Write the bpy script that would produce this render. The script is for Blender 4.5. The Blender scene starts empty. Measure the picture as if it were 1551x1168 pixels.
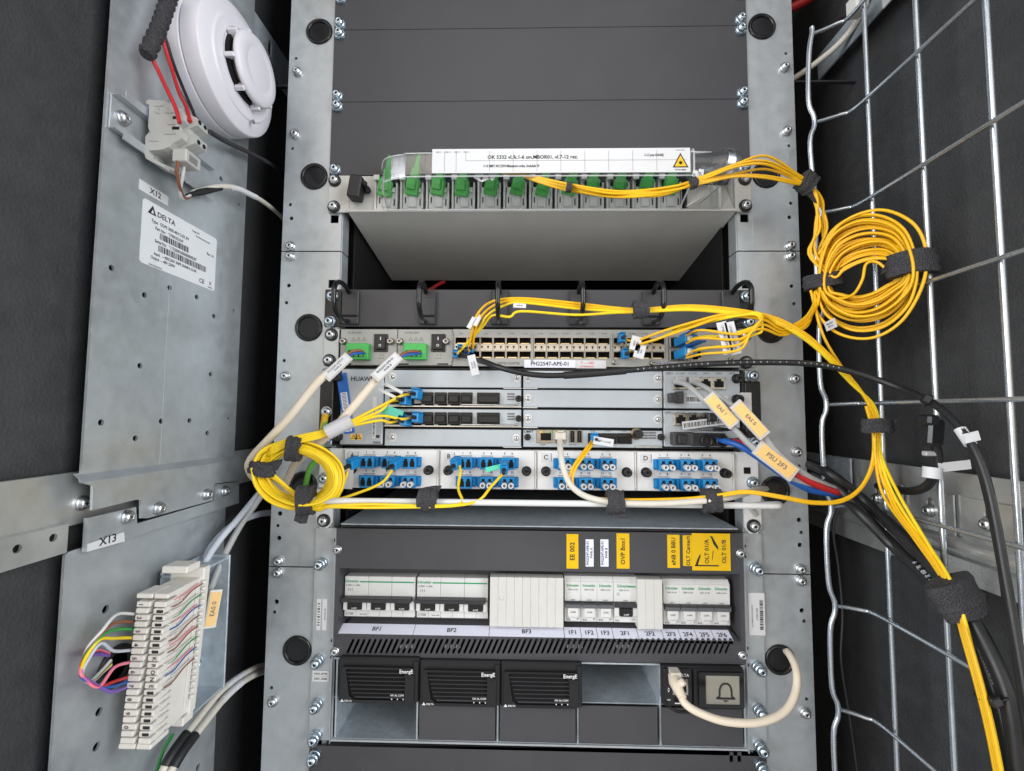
import bpy, bmesh, math, random
from mathutils import Vector, Matrix
random.seed(7)
SC = bpy.context.scene
COL = SC.collection
S = 0.001                                    # everything below is written in millimetres
# ------------------------------------------------------------------ camera
CAM = Vector((-16.81, -501.18, -451.4)); FPX = 679.02
_yaw, _pit, _rol = -.021847, .06205, .0073468
_f = Vector((math.sin(_yaw)*math.cos(_pit), math.cos(_yaw)*math.cos(_pit), math.sin(_pit)))
_r = Vector((math.cos(_yaw), -math.sin(_yaw), 0)); _u = _r.cross(_f)
CR = _r*math.cos(_rol)+_u*math.sin(_rol); CU = _u*math.cos(_rol)-_r*math.sin(_rol); CF = _f
cd = bpy.data.cameras.new('camera'); cam = bpy.data.objects.new('camera', cd); COL.objects.link(cam)
m = Matrix((CR, CU, -CF)).transposed().to_4x4(); m.translation = CAM*S; cam.matrix_world = m
cd.sensor_width = 36; cd.lens = 36*FPX/1551; cd.clip_start = 0.01; cd.clip_end = 3000
SC.camera = cam
# ------------------------------------------------------------------ sky, sun, exposure
SUN_EL, SUN_AZ = math.radians(28), math.radians(190)     # azimuth measured clockwise from +Y
w = bpy.data.worlds.new('World'); SC.world = w; w.use_nodes = True
nt = w.node_tree; bg = nt.nodes['Background']; sky = nt.nodes.new('ShaderNodeTexSky')
sky.sky_type = 'NISHITA'; sky.sun_disc = False; sky.sun_elevation = SUN_EL; sky.sun_rotation = SUN_AZ
sky.air_density = 1.0; sky.dust_density = 1.5; sky.ozone_density = 1.0
nt.links.new(sky.outputs[0], bg.inputs[0]); bg.inputs[1].default_value = 0.06
sd = bpy.data.lights.new('sun', 'SUN'); sun = bpy.data.objects.new('sun', sd); COL.objects.link(sun)
sd.energy = 0.5; sd.angle = math.radians(70); sd.color = (1, .985, .96)
_d = Vector((math.sin(SUN_AZ)*math.cos(SUN_EL), math.cos(SUN_AZ)*math.cos(SUN_EL), math.sin(SUN_EL)))
sun.rotation_euler = _d.to_track_quat('Z', 'Y').to_euler()
for nm,loc in (('side_fill_left',(-1.75,-1.25,-.1)),('side_fill_right',(1.75,-1.25,-.1))):   # added area lamps, lifting the dim side walls and left plate
    ad_=bpy.data.lights.new(nm,'AREA'); ao=bpy.data.objects.new(nm,ad_); COL.objects.link(ao); ad_.shape='RECTANGLE'; ad_.size=1.3; ad_.size_y=1.9; ad_.energy=50; ad_.color=(.95,.98,1)
    ao.location=loc; ao.rotation_euler=(Vector(loc)-Vector((0,-.05,-.5))).to_track_quat('Z','Y').to_euler()
vs = SC.view_settings; vs.view_transform = 'Standard'; vs.look = 'None'; vs.exposure = 0.28; vs.gamma = 1
# ------------------------------------------------------------------ photo pixel -> place (mm)
def _ray(px, py): return CF + CR*((px-775.5)/FPX) - CU*((py-584)/FPX)
def A(px, py, Y=0.0):
    d = _ray(px, py); return CAM + d*((Y-CAM.y)/d.y)
def B(px, py, X):
    d = _ray(px, py); return CAM + d*((X-CAM.x)/d.x)
U = 44.45
def ZU(u): return -u*U
# ------------------------------------------------------------------ materials
MATS = {}
def mat(name, col, rough=.5, metal=0.0, bump=0, bscale=800, var=0, vscale=30, rvar=0, spec=.5, trans=0, ior=1.45, coat=0, emit=None, alpha=1, streak=None):
    if name in MATS: return MATS[name]
    M = bpy.data.materials.new(name); M.use_nodes = True; n = M.node_tree.nodes; L = M.node_tree.links
    b = n['Principled BSDF']; b.inputs['Base Color'].default_value = (*col, 1)
    b.inputs['Roughness'].default_value = rough; b.inputs['Metallic'].default_value = metal
    b.inputs['Specular IOR Level'].default_value = spec; b.inputs['IOR'].default_value = ior
    b.inputs['Transmission Weight'].default_value = trans; b.inputs['Coat Weight'].default_value = coat
    b.inputs['Alpha'].default_value = alpha
    if emit: b.inputs['Emission Color'].default_value = (*emit[0], 1); b.inputs['Emission Strength'].default_value = emit[1]
    if bump or var or rvar or streak:
        g = n.new('ShaderNodeNewGeometry'); pos = g.outputs['Position']
    if streak:
        mp = n.new('ShaderNodeMapping'); mp.inputs['Scale'].default_value = streak; L.new(pos, mp.inputs[0]); pos2 = mp.outputs[0]
    elif var or rvar: pos2 = pos
    if var or rvar:
        t = n.new('ShaderNodeTexNoise'); t.inputs['Scale'].default_value = vscale; t.inputs['Detail'].default_value = 6; t.inputs['Roughness'].default_value = .65
        L.new(pos2, t.inputs['Vector'])
        if var:
            r = n.new('ShaderNodeMapRange'); r.inputs[1].default_value = .3; r.inputs[2].default_value = .7; r.inputs[3].default_value = 1-var; r.inputs[4].default_value = 1+var
            L.new(t.outputs[0], r.inputs[0])
            mx = n.new('ShaderNodeMix'); mx.data_type = 'RGBA'; mx.blend_type = 'MULTIPLY'; mx.inputs[0].default_value = 1
            mx.inputs[6].default_value = (*col, 1); L.new(r.outputs[0], mx.inputs[7]); L.new(mx.outputs[2], b.inputs['Base Color'])
        if rvar:
            r2 = n.new('ShaderNodeMapRange'); r2.inputs[1].default_value = .3; r2.inputs[2].default_value = .7; r2.inputs[3].default_value = max(.03, rough-rvar); r2.inputs[4].default_value = rough+rvar
            L.new(t.outputs[0], r2.inputs[0]); L.new(r2.outputs[0], b.inputs['Roughness'])
    if bump:
        t2 = n.new('ShaderNodeTexNoise'); t2.inputs['Scale'].default_value = bscale; t2.inputs['Detail'].default_value = 3
        L.new(pos, t2.inputs['Vector'])
        bp = n.new('ShaderNodeBump'); bp.inputs['Strength'].default_value = bump; bp.inputs['Distance'].default_value = .001
        L.new(t2.outputs[0], bp.inputs['Height']); L.new(bp.outputs[0], b.inputs['Normal'])
    MATS[name] = M; return M
zinc   = mat('zinc', (.475,.505,.525), .39, .62, .06, 700, .09, 75, .10)
zinc_d = mat('zinc_dull', (.46,.51,.55), .45, .5, .05, 900, .16, 130, .05)
bar_z  = mat('zinc_bar', (.53,.535,.52), .34, .7, .04, 300, .18, 18, .1)
steel  = mat('bright_steel', (.62,.63,.64), .3, 1, 0, 0, .1, 200, .06)
bluez  = mat('blue_zinc_screw', (.54,.62,.68), .28, 1, 0, 0, .12, 400, .08)
rodm   = mat('galvanised_rod', (.52,.56,.60), .27, .85, 0, 600, .08, 60, .04)
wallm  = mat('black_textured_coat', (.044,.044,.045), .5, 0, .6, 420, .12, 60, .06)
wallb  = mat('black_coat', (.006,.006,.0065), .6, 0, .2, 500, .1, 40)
panelm = mat('graphite_powder_coat', (.054,.053,.059), .5, 0, .16, 1700, .10, 14, .09)
darkp  = mat('dark_grey_plastic', (.035,.035,.038), .4, 0, .08, 2500, .06, 80)
blackp = mat('black_plastic', (.012,.012,.013), .38, 0, .05, 1500, .08, 150)
rubber = mat('black_rubber', (.014,.014,.015), .5, 0, .06, 900, .1, 60)
gloss  = mat('black_gloss', (.01,.01,.011), .18, 0, 0, 0, .1, 60, .05)
hollow = mat('hollow_shade', (.003,.003,.003), .9)  # near-black colour paints the shade inside ports, slots and other openings
creamm = mat('cream_paint', (.57,.56,.53), .45, 0, .06, 1500, .03, 40)
tray_m = mat('tray_underside_paint', (.60,.585,.55), .42, 0, .08, 1800, .05, 25, .05)
whitep = mat('white_plastic', (.62,.62,.61), .42, 0, .04, 900, .03, 70)
kroneP = mat('ivory_plastic', (.68,.65,.60), .4, 0, .03, 900, .04, 90)
detw   = mat('detector_white', (.64,.62,.665), .4, 0, .02, 900, .03, 30)
terml  = mat('grey_polyamide', (.42,.42,.40), .5, 0, .05, 900, .05, 90)
swgrey = mat('switch_grey_paint', (.36,.36,.345), .42, .15, .06, 1600, .04, 40)
bbum   = mat('light_steel_paint', (.43,.465,.50), .42, .3, .05, 1200, .04, 40, .04)
fibm   = mat('light_grey_paint', (.70,.695,.685), .45, 0, .06, 1500, .03, 40)
nickel = mat('nickel_sheet', (.44,.41,.37), .28, 1, .04, 900, .12, 200, .06)
brass  = mat('brass', (.72,.55,.3), .3, 1, 0, 0, .1, 200)
bluec  = mat('blue_connector', (.010,.215,.50), .38, 0, .03, 900, .08, 150)
blued  = mat('blue_latch', (.012,.12,.46), .35, 0, .03, 900, .05, 150)
greenc = mat('green_connector', (.075,.40,.08), .42, 0, .03, 900, .08, 150)
greent = mat('green_terminal', (.06,.42,.09), .4, 0, .03, 900, .05, 150)
yel    = mat('yellow_jacket', (.78,.43,.006), .4, 0, .02, 900, .05, 60)
yel2   = mat('yellow_jacket_light', (.82,.57,.012), .4, 0, .02, 900, .05, 60)
creamc = mat('cream_jacket', (.68,.59,.47), .45, 0, .03, 900, .04, 60)
beigec = mat('beige_jacket', (.58,.54,.47), .45, 0, .03, 900, .05, 60)
greyc  = mat('grey_jacket', (.36,.36,.36), .45, 0, .03, 900, .05, 60)
greyb  = mat('pale_blue_grey_jacket', (.47,.50,.56), .45, 0, .03, 900, .05, 60)
blackc = mat('black_jacket', (.012,.012,.013), .42, 0, .05, 1200, .15, 60, .08)
redc   = mat('red_jacket', (.47,.018,.022), .4, 0, .02, 900, .05, 60)
bluej  = mat('blue_jacket', (.012,.09,.36), .4, 0, .02, 900, .05, 60)
brownc = mat('brown_wire', (.24,.085,.04), .45, 0, 0, 0, .1, 60)
greenw = mat('green_wire', (.03,.28,.06), .45)
pinkw  = mat('pink_wire', (.75,.2,.27), .45)
purpw  = mat('purple_wire', (.2,.1,.42), .45)
greengy= mat('green_stripe', (.12,.36,.05), .45)
paper  = mat('white_paper', (.60,.60,.61), .55, 0, 0, 0, .02, 50)
bluepap= mat('pale_lilac_paper', (.72,.73,.84), .5, 0, 0, 0, .02, 50)
orgpap = mat('orange_paper', (.80,.50,.17), .5, 0, 0, 0, .03, 50)
yelpap = mat('yellow_label_tape', (.74,.45,.0), .45, 0, 0, 0, .03, 50)
silverp= mat('silver_label', (.70,.71,.73), .4, .1, 0, 0, .02, 50)
ink    = mat('black_ink', (.02,.02,.022), .6)
inkg   = mat('grey_ink', (.14,.14,.15), .6)
inkgr  = mat('green_ink', (.01,.27,.1), .5)
inkr   = mat('pink_ink', (.7,.08,.14), .5)
inkw   = mat('white_ink', (.7,.7,.7), .5)
inkb   = mat('blue_ink', (.12,.12,.5), .5)
def clear_mat():
    M=bpy.data.materials.new('clear_plastic'); M.use_nodes=True; n=M.node_tree.nodes; L=M.node_tree.links; n.clear()
    o=n.new('ShaderNodeOutputMaterial'); t=n.new('ShaderNodeBsdfTransparent'); t.inputs[0].default_value=(.985,.988,.99,1)
    g=n.new('ShaderNodeBsdfGlossy'); g.inputs['Roughness'].default_value=.13; f=n.new('ShaderNodeLayerWeight'); f.inputs[0].default_value=.5; pw=n.new('ShaderNodeMath'); pw.operation='POWER'; pw.inputs[1].default_value=4; L.new(f.outputs['Facing'],pw.inputs[0])
    a=n.new('ShaderNodeMath'); a.operation='MULTIPLY_ADD'; a.inputs[1].default_value=.65; a.inputs[2].default_value=.08
    mx=n.new('ShaderNodeMixShader'); L.new(pw.outputs[0],a.inputs[0]); L.new(a.outputs[0],mx.inputs[0]); L.new(t.outputs[0],mx.inputs[1]); L.new(g.outputs[0],mx.inputs[2]); L.new(mx.outputs[0],o.inputs[0])
    return M
clear = clear_mat()
edge_hl = mat('edge_highlight', (.85,.87,.88), .12, 0, 0, 0, 0, 1, 0, .6, 0, 1.45, 0, None, .38)  # whitish colour painting highlights on the clear cover's edges
sleeve = mat('clear_grey_sleeve', (.62,.62,.66), .3, 0, 0, 0, 0, 1, 0, .5, .25)
tagcl  = mat('tag_sleeve', (.66,.63,.58), .25, 0, 0, 0, 0, 1, 0, .5, .2)
tealw  = mat('teal_tape', (.08,.45,.33), .4)
screenm= mat('lcd_glass', (.30,.285,.24), .12, 0, 0, 0, .04, 6)
def velcro_mat():
    M = mat('black_hook_tape', (.016,.015,.018), .8)
    n = M.node_tree.nodes; L = M.node_tree.links; b = n['Principled BSDF']
    g = n.new('ShaderNodeNewGeometry'); v = n.new('ShaderNodeTexVoronoi'); v.inputs['Scale'].default_value = 900
    L.new(g.outputs['Position'], v.inputs['Vector'])
    bp = n.new('ShaderNodeBump'); bp.inputs['Strength'].default_value = .9; bp.inputs['Distance'].default_value = .0012
    L.new(v.outputs['Distance'], bp.inputs['Height']); L.new(bp.outputs[0], b.inputs['Normal'])
    r = n.new('ShaderNodeMapRange'); r.inputs[1].default_value = 0; r.inputs[2].default_value = .7; r.inputs[3].default_value = .5; r.inputs[4].default_value = 1.9
    L.new(v.outputs['Distance'], r.inputs[0]); mx = n.new('ShaderNodeMix'); mx.data_type='RGBA'; mx.blend_type='MULTIPLY'; mx.inputs[0].default_value=1
    mx.inputs[6].default_value = (.028,.027,.03,1); L.new(r.outputs[0], mx.inputs[7]); L.new(mx.outputs[2], b.inputs['Base Color'])
    return M
velcro = velcro_mat()
# ------------------------------------------------------------------ mesh builder
_TXT = {}
def glyphs(s):
    if s not in _TXT:
        cu = bpy.data.curves.new('t', 'FONT'); cu.body = s; cu.resolution_u = 2; cu.offset = .018; cu.align_x = 'CENTER'; cu.align_y = 'CENTER'
        o = bpy.data.objects.new('t', cu); COL.objects.link(o)
        me = bpy.data.meshes.new_from_object(o)
        _TXT[s] = ([v.co.copy() for v in me.vertices], [tuple(p.vertices) for p in me.polygons])
        bpy.data.objects.remove(o); bpy.data.curves.remove(cu); bpy.data.meshes.remove(me)
    return _TXT[s]
def spline(pts, n=6, closed=False):
    P = [Vector(p) for p in pts]; N = len(P); out = []
    if N < 3 and not closed: return P
    for i in range(N if closed else N-1):
        p1, p2 = P[i % N], P[(i+1) % N]
        p0 = P[(i-1) % N] if closed or i > 0 else p1*2-p2
        p3 = P[(i+2) % N] if closed or i+2 < N else p2*2-p1
        for k in range(n):
            t = k/n
            out.append(.5*((2*p1)+(p2-p0)*t+(2*p0-5*p1+4*p2-p3)*t*t+(3*p1-p0-3*p2+p3)*t**3))
    if not closed: out.append(P[-1])
    return out
class MB:
    def __init__(s, M=None): s.v=[]; s.f=[]; s.m=[]; s.sm=[]; s.mats=[]; s.M=M
    def add(s, vs, fs, m, smooth=False):
        if m not in s.mats: s.mats.append(m)
        k = s.mats.index(m); o = len(s.v)
        s.v += [(s.M @ Vector(v)) if s.M else Vector(v) for v in vs]
        for f in fs: s.f.append([i+o for i in f]); s.m.append(k); s.sm.append(smooth)
        return s
    def box(s, x0, x1, y0, y1, z0, z1, m, b=0, R=None):
        c = Vector(((x0+x1)/2,(y0+y1)/2,(z0+z1)/2)); h = (abs(x1-x0)/2, abs(y1-y0)/2, abs(z1-z0)/2)
        b = min(b, .45*min(h))
        if b <= 0:
            vs=[Vector((i*h[0],j*h[1],k*h[2])) for i in(-1,1) for j in(-1,1) for k in(-1,1)]
            fs=[(0,1,3,2),(4,6,7,5),(0,4,5,1),(2,3,7,6),(0,2,6,4),(1,5,7,3)]
        else:
            vs=[]; ix={}
            for i in(-1,1):
                for j in(-1,1):
                    for k in(-1,1):
                        sg=(i,j,k)
                        for a in range(3):
                            ix[(sg,a)]=len(vs); vs.append(Vector([sg[q]*(h[q] if q==a else h[q]-b) for q in range(3)]))
            fs=[]
            for a in range(3):
                p,q=(a+1)%3,(a+2)%3
                for e in(-1,1):
                    cs=[]
                    for (sp,sq) in ((-1,-1),(1,-1),(1,1),(-1,1)):
                        g=[0,0,0]; g[a]=e; g[p]=sp; g[q]=sq; cs.append(ix[(tuple(g),a)])
                    fs.append(cs if e>0 else cs[::-1])
                for sp in(-1,1):
                    for sq in(-1,1):
                        g0=[0,0,0]; g0[a]=-1; g0[p]=sp; g0[q]=sq; g1=list(g0); g1[a]=1; g0=tuple(g0); g1=tuple(g1)
                        q4=[ix[(g0,p)],ix[(g1,p)],ix[(g1,q)],ix[(g0,q)]]
                        fs.append(q4 if sp*sq<0 else q4[::-1])
            for i in(-1,1):
                for j in(-1,1):
                    for k in(-1,1):
                        t=[ix[((i,j,k),a)] for a in range(3)]; fs.append(t if i*j*k>0 else t[::-1])
        if R: vs=[R@v for v in vs]
        return s.add([v+c for v in vs], fs, m)
    def cbox(s, c, d, m, b=0, R=None):
        return s.box(c[0]-d[0]/2,c[0]+d[0]/2,c[1]-d[1]/2,c[1]+d[1]/2,c[2]-d[2]/2,c[2]+d[2]/2,m,b,R)
    def loft(s, rings, m, closed=False, caps=True, smooth=True):
        n=len(rings[0]); vs=[v for r in rings for v in r]; fs=[]
        K=len(rings)
        for i in range(K if closed else K-1):
            a=i*n; b=((i+1)%K)*n
            for j in range(n): fs.append((a+j,a+(j+1)%n,b+(j+1)%n,b+j))
        s.add(vs, fs, m, smooth)
        if caps and not closed:
            s.add(rings[0], [tuple(range(n))[::-1]], m); s.add(rings[-1], [tuple(range(n))], m)
        return s
    def tube(s, pts, r, m, seg=8, closed=False, flat=None, up=None):
        P=[Vector(p) for p in pts]; N=len(P); rings=[]; nrm=None
        for i in range(N):
            a=P[(i-1)%N] if closed or i>0 else P[i]; b=P[(i+1)%N] if closed or i<N-1 else P[i]
            t=(b-a); t=t.normalized() if t.length>1e-9 else Vector((0,0,1))
            if nrm is None:
                nrm=Vector(up) if up else (Vector((0,0,1)) if abs(t.z)<.9 else Vector((1,0,0)))
            nrm=nrm-t*nrm.dot(t); nrm=nrm.normalized() if nrm.length>1e-6 else t.orthogonal().normalized()
            bi=t.cross(nrm); rr=r[i] if isinstance(r,(list,tuple)) else r; fl=flat or 1
            rings.append([P[i]+nrm*(rr*fl*math.cos(q))+bi*(rr*math.sin(q)) for q in (2*math.pi*k/seg for k in range(seg))])
        return s.loft(rings, m, closed)
    def lathe(s, prof, o, ax, m, seg=20, smooth=True, star=None):
        o=Vector(o); ax=Vector(ax).normalized(); e1=ax.orthogonal().normalized(); e2=ax.cross(e1); rings=[]
        for i,(r,h) in enumerate(prof):
            ring=[]
            for k in range(seg):
                q=2*math.pi*k/seg; rr=r*(1+(.28*math.cos(6*q) if star and i in star else 0))
                ring.append(o+ax*h+e1*(rr*math.cos(q))+e2*(rr*math.sin(q)))
            rings.append(ring)
        return s.loft(rings, m, False, True, smooth)
    def cyl(s, a, b, r, m, seg=16, r2=None):
        a=Vector(a); b=Vector(b); L=(b-a).length
        return s.lathe([(r,0),(r if r2 is None else r2,L)], a, b-a, m, seg)
    def prism(s, poly, d, m):
        n=len(poly); p=[Vector(q) for q in poly]; d=Vector(d); q=[v+d for v in p]
        fs=[tuple(range(n)), tuple(range(2*n-1,n-1,-1))]
        for i in range(n): fs.append((i,n+i,n+(i+1)%n,(i+1)%n))
        return s.add(p+q, fs, m)
    def plate(s, outer, holes, d, m, to3=None):
        """outer, holes: 2-D loops; to3 maps (a,b)->3-D; extruded by vector d, real holes"""
        to3 = to3 or (lambda a,b: Vector((a,0,b)))
        bm=bmesh.new(); loops=[]
        for lp in [outer]+holes:
            vs=[bm.verts.new(to3(*p)) for p in lp]; loops.append(vs)
            for i in range(len(vs)): bm.edges.new((vs[i],vs[(i+1)%len(vs)]))
        bmesh.ops.triangle_fill(bm, use_beauty=True, use_dissolve=False, edges=bm.edges[:])
        bm.verts.index_update()
        V0=[v.co.copy() for v in bm.verts]; F0=[tuple(v.index for v in f.verts) for f in bm.faces]
        L0=[[v.index for v in l] for l in loops]; bm.free()
        n=len(V0); d=Vector(d); vs=V0+[v+d for v in V0]; fs=[]
        for f in F0:
            nn=(V0[f[1]]-V0[f[0]]).cross(V0[f[2]]-V0[f[0]])
            a=f if nn.dot(d)<0 else f[::-1]; fs.append(a); fs.append(tuple(i+n for i in a[::-1]))
        for l in L0:
            for i in range(len(l)): a,b=l[i],l[(i+1)%len(l)]; fs.append((a,b,b+n,a+n))
        return s.add(vs, fs, m)
    def text(s, t, size, x, y, z, m, rot=0, stretch=1, Rm=None):
        vs,fs=glyphs(t); c,sn=math.cos(rot),math.sin(rot); out=[]
        for v in vs:
            a,b=v.x*size*stretch, v.y*size
            p=Vector((a*c-b*sn,0,a*sn+b*c)); out.append((Rm@p if Rm else p)+Vector((x,y,z)))
        return s.add(out, fs, m)
    def mesh(s, name, org=(0,0,0)):
        me=bpy.data.meshes.new(name); o=Vector(org)
        me.from_pydata([(v-o)*S for v in s.v],[],s.f)
        for q in s.mats: me.materials.append(q)
        me.polygons.foreach_set('material_index', s.m); me.polygons.foreach_set('use_smooth', s.sm)
        bm=bmesh.new(); bm.from_mesh(me); bmesh.ops.recalc_face_normals(bm, faces=bm.faces); bm.to_mesh(me); bm.free()
        me.update(); return me
LOC={}
def tag(o,label=None,cat=None,group=None,kind=None):
    if label: o['label']=label
    if cat: o['category']=cat
    if group: o['group']=group
    if kind: o['kind']=kind
    return o
def thing(name,label,cat,loc=(0,0,0),group=None):
    o=bpy.data.objects.new(name,None); o.empty_display_size=.01; COL.objects.link(o); o.location=Vector(loc)*S
    LOC[o.name]=Vector(loc); return tag(o,label,cat,group)
def part(name,mb,parent,label=None,kind=None):
    o=bpy.data.objects.new(name,mb.mesh(name,LOC[parent.name])); COL.objects.link(o); o.parent=parent
    LOC[o.name]=LOC[parent.name].copy(); return tag(o,label,kind=kind)
def inst(name,me,parent,loc,rot=None,label=None,scale=None):
    o=bpy.data.objects.new(name,me); COL.objects.link(o); o.parent=parent; o.location=(Vector(loc)-LOC[parent.name])*S
    if rot is not None: o.rotation_euler=rot
    if scale: o.scale=scale
    LOC[o.name]=Vector(loc); return tag(o,label)
def solo(name,mb,label,cat,group=None,org=None,kind=None):
    org=Vector(org) if org is not None else (mb.v[0] if mb.v else Vector())
    o=bpy.data.objects.new(name,mb.mesh(name,org)); COL.objects.link(o); o.location=org*S; LOC[o.name]=org.copy()
    return tag(o,label,cat,group,kind)
def structure(name,mb):
    o=solo(name,mb,None,None,kind='structure',org=(0,0,0)); return o
def circ(cx,cy,r,n=14,ph=0): return [(cx+r*math.cos(ph+2*math.pi*i/n), cy+r*math.sin(ph+2*math.pi*i/n)) for i in range(n)]
def rect(x0,x1,z0,z1): return [(x0,z0),(x1,z0),(x1,z1),(x0,z1)]
def rrect(x0,x1,z0,z1,r,n=4):
    o=[]
    for cx,cz,a in ((x1-r,z1-r,0),(x0+r,z1-r,90),(x0+r,z0+r,180),(x1-r,z0+r,270)):
        for i in range(n+1): t=math.radians(a+90*i/n); o.append((cx+r*math.cos(t),cz+r*math.sin(t)))
    return o
def LW(X,Y,Z): return Matrix.Translation((X,Y,Z)) @ Matrix.Rotation(math.pi/2,4,'Z')    # left wall frame: faces +X
def RW(X,Y,Z): return Matrix.Translation((X,Y,Z)) @ Matrix.Rotation(-math.pi/2,4,'Z')   # right wall frame: faces -X
# shared screw meshes (axis -Y = towards the viewer)
def screw_mesh(name, r, head, stack, m, wash=1.35):
    b=MB(); h=0
    b.lathe([(r*wash,0),(r*wash,1.4)],(0,0,0),(0,-1,0),m,18); h=1.4
    if stack>0:
        k=max(1,int(stack/2.2))
        for i in range(k):
            rr=r*(1.2 if i%2==0 else 1.05); b.lathe([(rr*.9,h),(rr,h+.4),(rr,h+stack/k-.4),(rr*.9,h+stack/k)],(0,0,0),(0,-1,0),m,18); h+=stack/k
    q=r*.32
    b.lathe([(r*.96,h),(r,h+head*.3),(r*.9,h+head*.65),(r*.66,h+head*.92),(r*.5,h+head),(q,h+head),(q*.85,h+head-.6),(q*.7,h+head-1.8)],(0,0,0),(0,-1,0),m,24,True,(5,6,7))
    b.lathe([(q*.9,h+head-1.7),(q*.9,h+head-1.65)],(0,0,0),(0,-1,0),hollow,12)
    return b.mesh(name)
scr_rail=screw_mesh('rail_screw',4.6,3.4,1.2,steel,1.22)
scr_pan=screw_mesh('panel_screw',5.2,4.2,2.4,bluez,1.25)
scr_long=screw_mesh('panel_screw_long',5.2,4.4,8,bluez,1.2)
scr_blk=screw_mesh('washer_screw',5.0,3.4,0,steel,1.0)
scr_small=screw_mesh('small_screw',2.6,1.8,0,steel,1.2)
scr_sm5=screw_mesh('fascia_screw',4.2,2.4,1,steel,1.2)
def thumb_mesh(name,r,h,m):
    b=MB(); b.lathe([(r*1.15,0),(r*1.15,1),(r,1.2),(r,h-.6),(r*.85,h),(r*.3,h),(r*.25,h-1.2)],(0,0,0),(0,-1,0),m,18)
    b.box(-r*.7,r*.7,-h-.15,-h+.3,-.35,.35,hollow); return b.mesh(name)
thumb_b=thumb_mesh('thumb_screw_black',4.6,9,blackp)
thumb_s=thumb_mesh('thumb_screw_nickel',3.4,6,nickel)
capt_b=thumb_mesh('captive_screw_black',3.2,5,blackp)
wash_b=MB().lathe([(7.2,0),(7.2,1.6),(6.4,2.0)],(0,0,0),(0,-1,0),blackp,22).mesh('black_washer')
def bolt(parent,x,z,y,kind='screw'):
    """steel screw on black plastic washer"""
    o=inst('screw_washer',wash_b,parent,(x,y,z)); inst('screw',scr_blk,parent,(x,y-2,z)); return o
# ------------------------------------------------------------------ setting: the open cabinet
b=MB(); b.box(-362,-355,-245,330,-1080,330,wallm); structure('wall_left',b)
b=MB(); b.box(388,395,-245,330,-1080,330,wallm); structure('wall_right',b)
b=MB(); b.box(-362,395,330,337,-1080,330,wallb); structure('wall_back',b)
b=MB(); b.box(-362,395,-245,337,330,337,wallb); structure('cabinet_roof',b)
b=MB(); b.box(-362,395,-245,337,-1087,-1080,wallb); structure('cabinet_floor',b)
gm=mat('pale_bounce_ground',(.5,.49,.47),.8,0,.2,60,.15,3)
b=MB(); b.box(-12000,12000,-16000,9000,-1420,-1400,gm); structure('ground',b)  # unseen ground sheet, added to bounce light up into the cabinet
# ------------------------------------------------------------------ rack rails
def grommet_mesh():
    b=MB(); b.lathe([(15.8,0),(15.8,1.2),(14.6,2.2),(12.6,2.2),(11.8,1.0),(11.6,-8),(11.6,-14)],(0,0,0),(0,-1,0),gloss,32)
    b.lathe([(11.4,-13),(11.4,-12.5)],(0,0,0),(0,-1,0),hollow,24); return b.mesh('grommet')
grom=grommet_mesh()
GROM_U=(0,4,8,12,16)
for s,side in ((-1,'left'),(1,'right')):
    t=thing('rack_rail','galvanised perforated rack upright on the %s of the equipment'%side,'rack rail',(s*262,0,-1000),'rack uprights')
    for (ua,ub) in ((-4,5.985),(6.015,13.985),(14.015,22)):
        z1,z0=ZU(ua),ZU(ub); holes=[]
        for g in GROM_U:
            if ua<g<ub and not (g==0 and False): holes.append(circ(s*260,ZU(g),14.5,28))
        for k in range(-4,22):
            for dz in (-6.35,6.35):
                z=ZU(k)+dz
                if z0+6<z<z1-6: holes.append(rect(s*234.5-4.7,s*234.5+4.7,z-4.7,z+4.7))
        for uu,r in ((.74,1.8),(3.23,1.8),(5.12,2.3),(4.75,2.0),(6.9,2.3),(7.35,2.0),(8.85,1.9),(12.7,2.6),(13.0,2.0),(13.3,2.6),(14.85,2.6),(15.1,2.0),(16.9,1.9),(11.4,1.9)):
            z=ZU(uu)
            if z0+4<z<z1-4: holes.append(circ(s*(287 if r<2.2 else 285),z,r,10))
        o=s*295; i=s*226.4
        b=MB(); b.plate([(min(o,i),z0),(max(o,i),z0),(max(o,i),z1),(min(o,i),z1)],holes,(0,2,0),zinc)
        b.box(o-1.0,o+1.0,2.2,26,z0,z1,zinc); b.box(i-1.0,i+1.0,2.2,20,z0,z1,zinc)
        part('rail_segment',b,t)
    b=MB(); b.box(s*243.4-.3,s*243.4+.3,-.25,.2,ZU(5.95),ZU(5.1),zinc_d); part('fold_line',b,t)
    for g in GROM_U: inst('grommet',grom,t,(s*260,0,ZU(g)))
    for uu in (1.14,2.86,5.87,6.14,9.25,11.05,13.86,14.14,17.2,19): inst('screw',scr_rail,t,(s*284,0,ZU(uu)))
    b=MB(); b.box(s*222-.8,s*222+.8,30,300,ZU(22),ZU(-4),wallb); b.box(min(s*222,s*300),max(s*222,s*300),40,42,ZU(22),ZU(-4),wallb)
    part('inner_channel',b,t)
    # angle bracket, plus black filler sheet painting shade into the gap by the wall
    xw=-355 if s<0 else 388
    b=MB(); b.box(min(s*296,xw),max(s*296,xw),150,152,-44,-1000,wallb); b.box(min(s*297,xw),max(s*297,xw),28,33,-46,-44,darkp); b.box(s*297-1,s*297+1,26,33,-44,10,darkp); part('bracket_and_gap_shade',b,t)
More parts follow.
